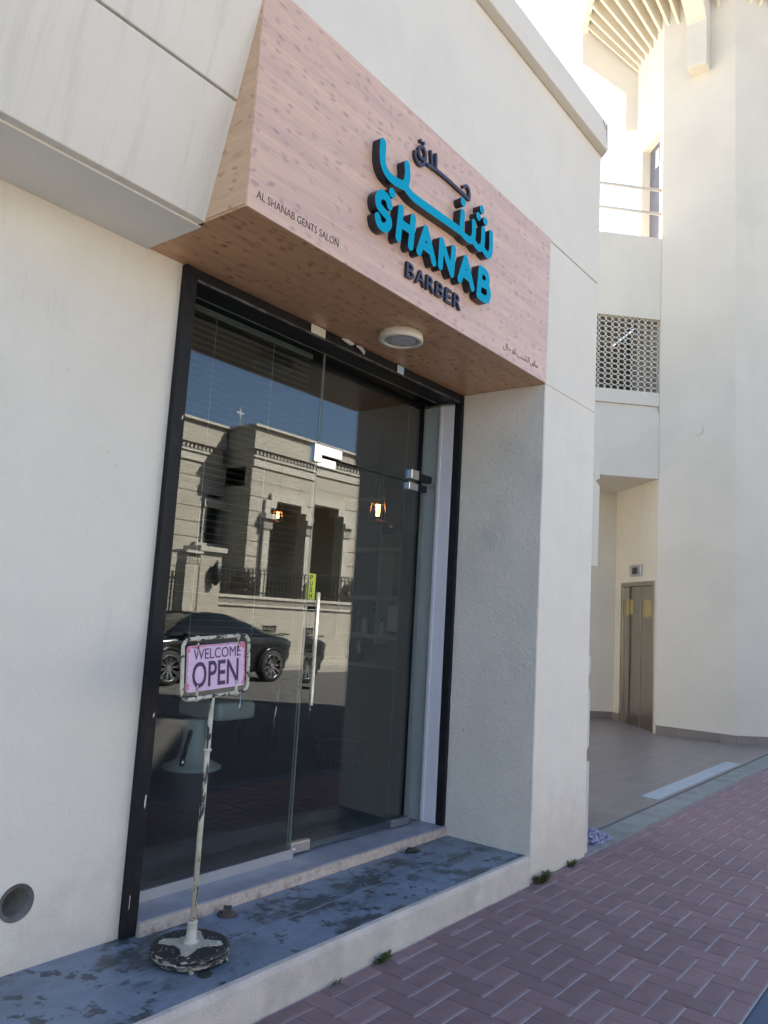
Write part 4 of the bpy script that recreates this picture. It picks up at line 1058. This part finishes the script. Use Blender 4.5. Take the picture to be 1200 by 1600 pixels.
# lattice of touching rings
lt_ = MB(); NXr, NZr = 22, 14; pz = (6.383-5.192)/NZr; px_ = 2.39/NXr; rr_ = pz/2
for i in range(NXr):
    for j in range(NZr):
        cs, cz = .01+px_*(i+.5), 5.192+pz*(j+.5); n = 14
        V = []
        for k in range(n):
            a = 2*math.pi*k/n
            for (ra, ta) in ((1.05, .05), (1.05, .08), (.86, .08), (.86, .05)):
                V.append(Q(ta, cs+px_/2*ra*math.cos(a), cz+rr_*ra*math.sin(a)))
        lt_.add(V, [(4*k+m_, 4*k+(m_+1) % 4, 4*((k+1) % n)+(m_+1) % 4, 4*((k+1) % n)+m_) for k in range(n) for m_ in range(4)])
struct(lt_.build('lattice', m_lattice, lb, fix=True), 'stuff')
for zz_ in (8.19, 8.60):
    MB().tube([Q(0.05, .0, zz_), Q(0.05, SW, zz_)], 0.026, 10).build('handrail', m_lattice, lb)
for s_ in (2.6, 4.6): MB().tube([Q(0.05, s_, 7.745), Q(0.05, s_, 8.62)], 0.024, 10).build('rail_post', m_lattice, lb)
# lift
lf_ = thing('lift', 'brushed steel lift doors with painted yellow reflections and a small indicator above', 'lift', (Q(.66, 0, 0)))
def LB(t0, t1, z0, z1, s0, s1, name, m_, bv=0.0):
    MB().prism([Q(t0, s0, z0), Q(t1, s0, z0), Q(t1, s1, z0), Q(t0, s1, z0)], (0, 0, z1-z0)).build(name, m_, lf_, bevel=bv)
m_lift = mat('dim_brushed_lift_steel', (0.42, 0.375, 0.315), 0.28, 0.14, 40, (1, 1, 0.04), metallic=1.0)
LB(L0-.02, L0+.055, .013, LZ+.01, -.10, .018, 'door_frame', m_lift, .004); LB(L1-.055, L1+.02, .013, LZ+.01, -.10, .018, 'door_frame', m_lift, .004); LB(L0+.056, L1-.056, LZ-.06, LZ+.01, -.10, .017, 'door_frame', m_lift, .004)
MID = 0.60
LB(L0+.056, MID-.004, .013, LZ-.062, -.06, -.035, 'door_panel', m_lift, .003); LB(MID+.004, L1-.056, .013, LZ-.062, -.05, -.022, 'door_panel', m_lift, .003)
LB(.86, 1.14, 1.75, 2.0, -.0215, -.0195, 'yellow_reflection', m_yreflect); LB(.22, .50, 1.72, 1.98, -.0345, -.033, 'yellow_reflection', m_yreflect)  # thin yellow sheets that paint soft reflections on the steel
LB(.50, .88, 2.36, 2.54, .006, .045, 'indicator', m_brushed, .006); LB(.60, .78, 2.39, 2.50, .0455, .048, 'indicator_screen', m_screen)

# ------------------------------------------------------------------ across the street: villa, fence, car (seen in the glass)
VY, VR = -14.0, -15.2
vl = thing('villa', 'beige stone villa with stepped arches and dentil cornice across the street', 'villa', (18, -15, 0))
def vb_(x0, x1, y0, y1, z0, z1, name, m_=m_stone, bv=0.0): return MB().box(x0, x1, y0, y1, z0, z1).build(name, m_, vl, bevel=bv)
ARCH = [(17.55, 0.0), (21.35, 0.0)]
bx0, bx1 = 15.95, 25.2
zc = 0.3; cz_ = []
while zc < 5.80: cz_.append(zc); zc += 0.46
def arch_half(z):       # half width of the stepped opening at height z
    return 0.78 if z < 4.59 else (0.53 if z < 4.83 else 0.0)
# wall between the openings, laid in courses
for k_, z0 in enumerate(cz_):
    z1 = min(z0+0.438, 5.80)
    zs = sorted({z0, z1, *[q for q in (4.59, 4.83) if z0 < q < z1]})
    m = MB()
    for a, b_ in zip(zs[:-1], zs[1:]):
        h_ = arch_half((a+b_)/2); xs = [bx0]
        for (xc, _) in ARCH:
            if h_ > 0: xs += [xc-h_, xc+h_]
        xs.append(bx1)
        for i in range(0, len(xs), 2): m.box(xs[i], xs[i+1], VY-0.3, VY, a, b_)
    m.build('stone_course', m_stone, vl)
vb_(bx0+.01, bx1-.01, VY-.32, VY-.012, 5.0, 5.8, 'wall_core'); 
for xc, _ in ARCH:
    fr_ = MB()
    for s_ in (-1, 1):
        fr_.box(min(xc+s_*.80, xc+s_*1.03), max(xc+s_*.80, xc+s_*1.03), VY-.01, VY+.10, 4.40, 4.84)
        fr_.box(min(xc+s_*.55, xc+s_*.80), max(xc+s_*.55, xc+s_*.80), VY-.01, VY+.10, 4.62, 5.07)
    fr_.box(xc-.55, xc+.55, VY-.01, VY+.10, 4.85, 5.07); fr_.build('arch_surround', m_stone2, vl)
    for s_ in (-1, 1):
        x = xc+s_*.93
        vb_(x-.13, x+.13, VY-.05, VY+.13, 1.0, 3.93, 'column', m_stone2)
        vb_(x-.22, x+.22, VY-.05, VY+.28, 4.24, 4.395, 'capital', m_stone2)
        c = MB()
        for q in range(5): c.box(x-.17+.072*q, x-.13+.072*q, VY+.12, VY+.19, 3.94, 4.235)
        c.box(x-.18, x+.18, VY-.05, VY+.12, 3.935, 4.235); c.build('capital', m_stone2, vl)
vb_(bx0, bx1, VY-2.2, VY-2.0, 0, 6.2, 'porch_wall', m_stone); vb_(16.9, 17.9, VY-1.99, VY-1.96, 1.0, 3.6, 'porch_door', m_win)
vb_(20.7, 22.0, VY-1.99, VY-1.96, 1.2, 3.7, 'porch_window', m_win)
vb_(bx0, bx0+.3, VR-.1, VY-.301, 0.3, 5.8, 'side_wall'); vb_(bx0, bx1, VY-2.0, VY-.301, 5.2, 5.8, 'porch_ceiling')
vb_(bx0, bx1, VY-2.0, VY, 0.0, 0.95, 'porch_floor', m_stone2)
# recessed wing with a window
rx0, rx1 = 6.0, bx0
for k_, z0 in enumerate(cz_):
    m = MB(); z1 = min(z0+.438, 5.8)
    if z0 > 3.0 and z1 < 4.9: m.box(rx0, 15.29, VR-.3, VR, z0, z1); m.box(15.83, rx1, VR-.3, VR, z0, z1)
    else: m.box(rx0, rx1, VR-.3, VR, z0, z1)
    m.build('stone_course', m_stone, vl)
vb_(15.25, 15.87, VR-.28, VR-.15, 3.0, 4.9, 'window', m_win)
vb_(15.15, 15.285, VR-.1, VR+.06, 3.36, 4.55, 'window_jamb', m_stone2); vb_(15.15, 15.95, VR-.1, VR+.10, 4.48, 4.75, 'window_hood', m_stone2)
vb_(14.87, 15.95, VR-.1, VR+.18, 3.24, 3.36, 'window_sill', m_stone2)
# cornice bands and dentils
def cornice(x0, x1, y, dp):
    vb_(x0, x1, y-dp, y+.05, 5.80, 6.06, 'frieze', m_stone2); vb_(x0-.05, x1, y-dp, y+.10, 6.065, 6.14, 'cornice_band', m_stone2)
    n = int((x1-x0)/.15); m = MB()
    for q in range(n): m.box(x0+.15*q+.03, x0+.15*q+.10, y+.02, y+.12, 6.15, 6.30)
    m.box(x0, x1, y-dp, y+.02, 6.142, 6.31); m.build('dentil_band', m_stone2, vl)
    vb_(x0-.14, x1, y-dp, y+.18, 6.315, 6.62, 'cornice_band', m_stone); vb_(x0-.10, x1, y-dp, y+.14, 6.625, 6.98, 'parapet', m_stone)
    vb_(x0-.2, x1, y-dp, y+.25, 6.985, 7.06, 'coping', m_stone2)
cornice(bx0, bx1, VY, 2.2); cornice(rx0, bx0-.21, VR, 1.0)
vb_(rx0, bx1, -22, VR-.31, 0, 6.9, 'rear_block')
an = thing('antenna', 'thin metal antenna on the villa roof', 'antenna', (16.1, -14.9, 7.06)); MB().tube([(16.1, -14.9, 7.06), (16.05, -14.9, 7.75)], .02, 6).build('mast', m_alu, an); MB().box(15.9, 16.2, -14.92, -14.88, 7.55, 7.60).build('crossbar', m_alu, an)
fl = thing('flag', 'green and white flag on a pole behind the villa', 'flag', (14.4, -16.6, 6.9)); MB().tube([(14.4, -16.6, 6.8), (14.4, -16.6, 8.6)], .03, 8).build('flag_pole', m_alu, fl)
MB().box(14.42, 15.0, -16.61, -16.59, 8.0, 8.5).build('cloth', m_flag, fl)
# boundary wall with balusters and hooked railing, gate post
FYW = -12.0
bw_ = thing('boundary_wall', 'beige stone boundary wall with short balusters under an iron railing', 'garden wall', (18, FYW, 0))
def wb(x0, x1, y0, y1, z0, z1, name, m_=m_stone): return MB().box(x0, x1, y0, y1, z0, z1).build(name, m_, bw_)
for i in range(19):
    x = 13.34+.50*i; wb(x, x+.492, FYW-.28, FYW, 0.0, 1.535, 'stone_panel')
wb(13.30, 22.8, FYW-.30, FYW+.05, 1.54, 1.60, 'ledge', m_stone2); wb(13.30, 22.8, FYW-.30, FYW+.06, 1.745, 1.82, 'ledge', m_stone2)
m = MB()
for i in range(104): m.box(13.32+.09*i, 13.36+.09*i, FYW-.05, FYW+.02, 1.602, 1.743)
m.box(13.3, 22.8, FYW-.26, FYW-.06, 1.602, 1.743); m.build('baluster_row', m_stone2, bw_)
gp = thing('gate_post', 'beige stone gate post with ribbed cap by the railing', 'gate post', (12.9, FYW, 0))
MB().box(12.60, 13.28, FYW-.4, FYW+.1, 0.0, 2.84).build('shaft', m_stone, gp); MB().box(12.5, 13.36, FYW-.5, FYW+.2, 2.845, 2.97).build('cap', m_stone2, gp)
gq = thing('gate_post', 'lower stone gate post beside the iron gate', 'gate post', (12.3, FYW, 0))
MB().box(12.16, 12.56, FYW-.3, FYW+.1, 0.0, 2.50).build('shaft', m_stone, gq); MB().box(12.08, 12.595, FYW-.4, FYW+.2, 2.76, 2.83).build('cap', m_stone2, gq)
m = MB()
for q in range(5): m.box(12.17+.085*q, 12.22+.085*q, FYW+.02, FYW+.12, 2.505, 2.755)
m.box(12.18, 12.54, FYW-.3, FYW+.02, 2.503, 2.757); m.build('cap', m_stone2, gq)
ln = thing('wall_lantern', 'black wall lantern on the stone gate post', 'lantern', (13.0, FYW+.2, 2.2)); MB().lathe([(0.03, 2.0), (0.11, 2.1), (0.14, 2.45), (0.03, 2.6), (0, 2.65)], (13.02, FYW+.24, 0), 6).build('housing', m_iron, ln); MB().box(13.0, 13.04, FYW+.1, FYW+.2, 2.2, 2.25).build('arm', m_iron, ln)
rl = thing('iron_railing', 'black iron railing with hooked tops on the boundary wall', 'railing', (18, FYW-.1, 1.82))
me_b = None
x = 13.42
bar = MB(); bar.tube([(0, 0, 0), (0, 0, .66), (.02, 0, .72), (.06, 0, .745), (.10, 0, .72), (.12, 0, .67)], .017, 6)
me_b = bar.mesh('bar', m_iron)
while x < 22.7: put('bar', me_b, rl, (x, FYW-.12, 1.822)); x += .145
for zz_ in (1.90, 2.42): MB().box(13.36, 22.8, FYW-.13, FYW-.11, zz_, zz_+.03).build('rail', m_iron, rl)
gt = thing('iron_gate', 'black iron gate with slanted bars beside the stone posts', 'gate', (11.4, FYW, 0))
for i in range(14): MB().box(10.7+.1*i, 10.74+.1*i, FYW-.1, FYW-.06, 0.05, 2.3).build('gate_bar', m_iron, gt)
for zz_ in (.15, 1.2, 2.1): MB().box(10.65, 12.1, FYW-.11, FYW-.05, zz_, zz_+.06).build('gate_rail', m_iron, gt)
wl2 = thing('side_wall', 'plain beige garden wall running past the iron gate', 'garden wall', (6, FYW, 0)); MB().box(-20, 10.6, FYW-.25, FYW, 0, 2.3).build('wall', m_stone, wl2); MB().box(-20, 10.62, FYW-.3, FYW+.05, 2.303, 2.4).build('cap', m_stone2, wl2)
def bush(x, y, z, r_, seed, label):
    t = thing('shrub', label, 'shrub', (x, y, 0.0), 'shrubs behind the railing'); rg2 = random.Random(seed); b = MB()
    for i in range(900):
        v = Vector((rg2.gauss(0, 1), rg2.gauss(0, 1), rg2.gauss(0, 1))).normalized()*r_*rg2.uniform(.55, 1)
        v.z *= 1.2; p = Vector((x, y, z))+v; s_ = .035
        a = Vector((rg2.gauss(0, 1), rg2.gauss(0, 1), rg2.gauss(0, 1))).normalized(); c = a.orthogonal().normalized()
        b.add([p-a*s_-c*s_*.5, p+a*s_-c*s_*.5, p+a*s_+c*s_*.5, p-a*s_+c*s_*.5], [(0, 1, 2, 3)])
    b.build('foliage', m_bush, t, fix=False); MB().tube([(x, y, 0), (x, y, z)], .05, 6).build('stem', m_leaf, t)
bush(15.0, -12.9, 2.05, .42, 5, 'round brownish shrub behind the railing near the first column'); bush(17.9, -12.9, 2.0, .42, 6, 'round brownish shrub behind the railing near the second column')

# parked car
car = thing('parked_car', 'black two door coupe with silver multi spoke wheels parked across the street', 'car', (11.0, -9.93, -0.1))
CY0, HWc = -9.93, 0.92
ST = [  # x, z low, z shoulder, z deck, half width low, half width shoulder, half width deck
    (8.62, .38, .58, .66, .60, .66, .50), (8.78, .26, .66, .76, .80, .82, .60), (9.2, .22, .80, .88, .88, .90, .70),
    (9.9, .20, .88, .96, .90, .92, .76), (10.5, .20, .92, .99, .90, .92, .80), (11.3, .20, .93, .985, .90, .92, .80),
    (12.0, .21, .95, 1.0, .90, .93, .80), (12.55, .23, .96, 1.02, .90, .93, .78), (13.0, .30, .93, .98, .86, .89, .72), (13.22, .42, .86, .92, .78, .80, .64)]
b = MB(); V = []; m_ = 10
for (x, zl, zs_, zd, wl_, ws, wd) in ST:
    zl, zs_, zd = zl-.1, zs_-.1, zd-.1
    kk_ = .93; half = [(wl_*.85, zl), (wl_*kk_, zl+.10), (ws*kk_, zs_-.12), (ws*.985, zs_), (wd, zd)]
    ring = [(-a, z) for a, z in half]+[(a, z) for a, z in half[::-1]]
    V += [(x, CY0+a, z) for a, z in ring]
nS = len(ST)
F = [(i*m_+k, i*m_+(k+1) % m_, (i+1)*m_+(k+1) % m_, (i+1)*m_+k) for i in range(nS-1) for k in range(m_)]
F += [tuple(range(m_)), tuple((nS-1)*m_+k for k in range(m_))]
b.add(V, F, 0, True); b.build('body', m_carpaint, car)
RF = [(9.75, .86, .86, .80), (10.15, .88, 1.12, .72), (10.55, .885, 1.335, .60), (10.95, .885, 1.36, .57), (11.4, .89, 1.33, .57), (11.9, .90, 1.20, .62), (12.35, .91, 1.04, .68), (12.7, .915, .93, .74)]
b = MB(); V = []
for (x, z0, z1, wr) in RF:
    wb0 = .83
    V += [(x, CY0-wb0, z0), (x, CY0-wr, z1-.02), (x, CY0-wr*.7, z1), (x, CY0+wr*.7, z1), (x, CY0+wr, z1-.02), (x, CY0+wb0, z0)]
b.add(V, [(i*6+k, i*6+k+1, (i+1)*6+k+1, (i+1)*6+k) for i in range(len(RF)-1) for k in range(5)], 0, True)
b.build('cabin', m_carglass, car, fix=True)
rf_ = MB(); V = []
for (x, z0, z1, wr) in RF[2:6]: V += [(x, CY0-wr*.98, z1-.005), (x, CY0-wr*.7, z1+.012), (x, CY0+wr*.7, z1+.012), (x, CY0+wr*.98, z1-.005)]
rf_.add(V, [(i*4+k, i*4+k+1, (i+1)*4+k+1, (i+1)*4+k) for i in range(3) for k in range(3)], 0, True); rf_.build('roof', m_carpaint, car)
MB().prism([(12.95, CY0-.70, .90), (13.2, CY0-.70, .93), (13.24, CY0-.70, .96), (12.98, CY0-.70, .93)], (0, 1.4, 0)).build('spoiler', m_carpaint, car)
for s_ in (-1, 1): MB().box(10.02, 10.16, CY0+s_*.98-.09, CY0+s_*.98+.09, .86, .98).build('mirror', m_carpaint, car, bevel=.02)
for xw in (9.74, 12.53):
    for s_ in (-1, 1):
        yw = CY0+s_*(HWc-.10); zc_ = .245
        MB().lathe([(.255, -.115), (.335, -.11), (.345, -.08), (.345, .08), (.335, .11), (.255, .115)], (xw, yw, zc_), 40, 'y', cap=False).build('tyre', m_tyre, car)
        MB().lathe([(.0, .0), (.25, .0), (.25, .01)], (xw, yw-s_*0.04, zc_), 24, 'y').build('brake_disc', m_tyre, car)
        rm = MB(); yo = yw+s_*.105
        rm.tube([(xw+.25*math.cos(R(12*k)), yo, zc_+.25*math.sin(R(12*k))) for k in range(30)], .011, 6, closed=True)
        for k in range(10):
            a = R(36*k+8)
            for da in (-.10, .10): rm.bar((xw+.04*math.cos(a), yo-s_*.03, zc_+.04*math.sin(a)), (xw+.25*math.cos(a+da), yo, zc_+.25*math.sin(a+da)), .013, .014, up=(0, 1, 0))
        rm.lathe([(.05, -.02), (.05, .01), (.0, .015)], (xw, yo-s_*.02, zc_), 14, 'y')
        rm.build('rim', m_rim, car)
        MB().tube([(xw+.385*math.cos(R(a)), CY0+s_*.885, zc_+.385*math.sin(R(a))) for a in range(-8, 189, 14)], .035, 8).build('wheel_arch', m_carpaint, car)
tl = MB().box(13.205, 13.235, CY0-.72, CY0+.72, .66, .76).build('tail_light', mat('dark_red_lamp', (.12, .008, .008), .2, 0), car, bevel=.01)
# a slatted chair in front of the boundary wall
t = thing('street_chair', 'dark slatted chair against the stone wall behind the parked car', 'chair', (15.1, -11.6, .02))
MB().box(14.85, 15.37, -11.85, -11.45, .45, .49).build('seat', m_iron, t)
for q in range(5): MB().box(14.87+.105*q, 14.92+.105*q, -11.88, -11.855, .5, 1.0).build('slat', m_iron, t)
MB().box(14.85, 15.37, -11.89, -11.85, .1001+.9, 1.05).build('top_rail', m_iron, t)
for xx in (14.87, 15.31):
    MB().box(xx, xx+.04, -11.9, -11.86, .02, .449).build('leg', m_iron, t); MB().box(xx, xx+.04, -11.5, -11.46, .02, .449).build('leg', m_iron, t)
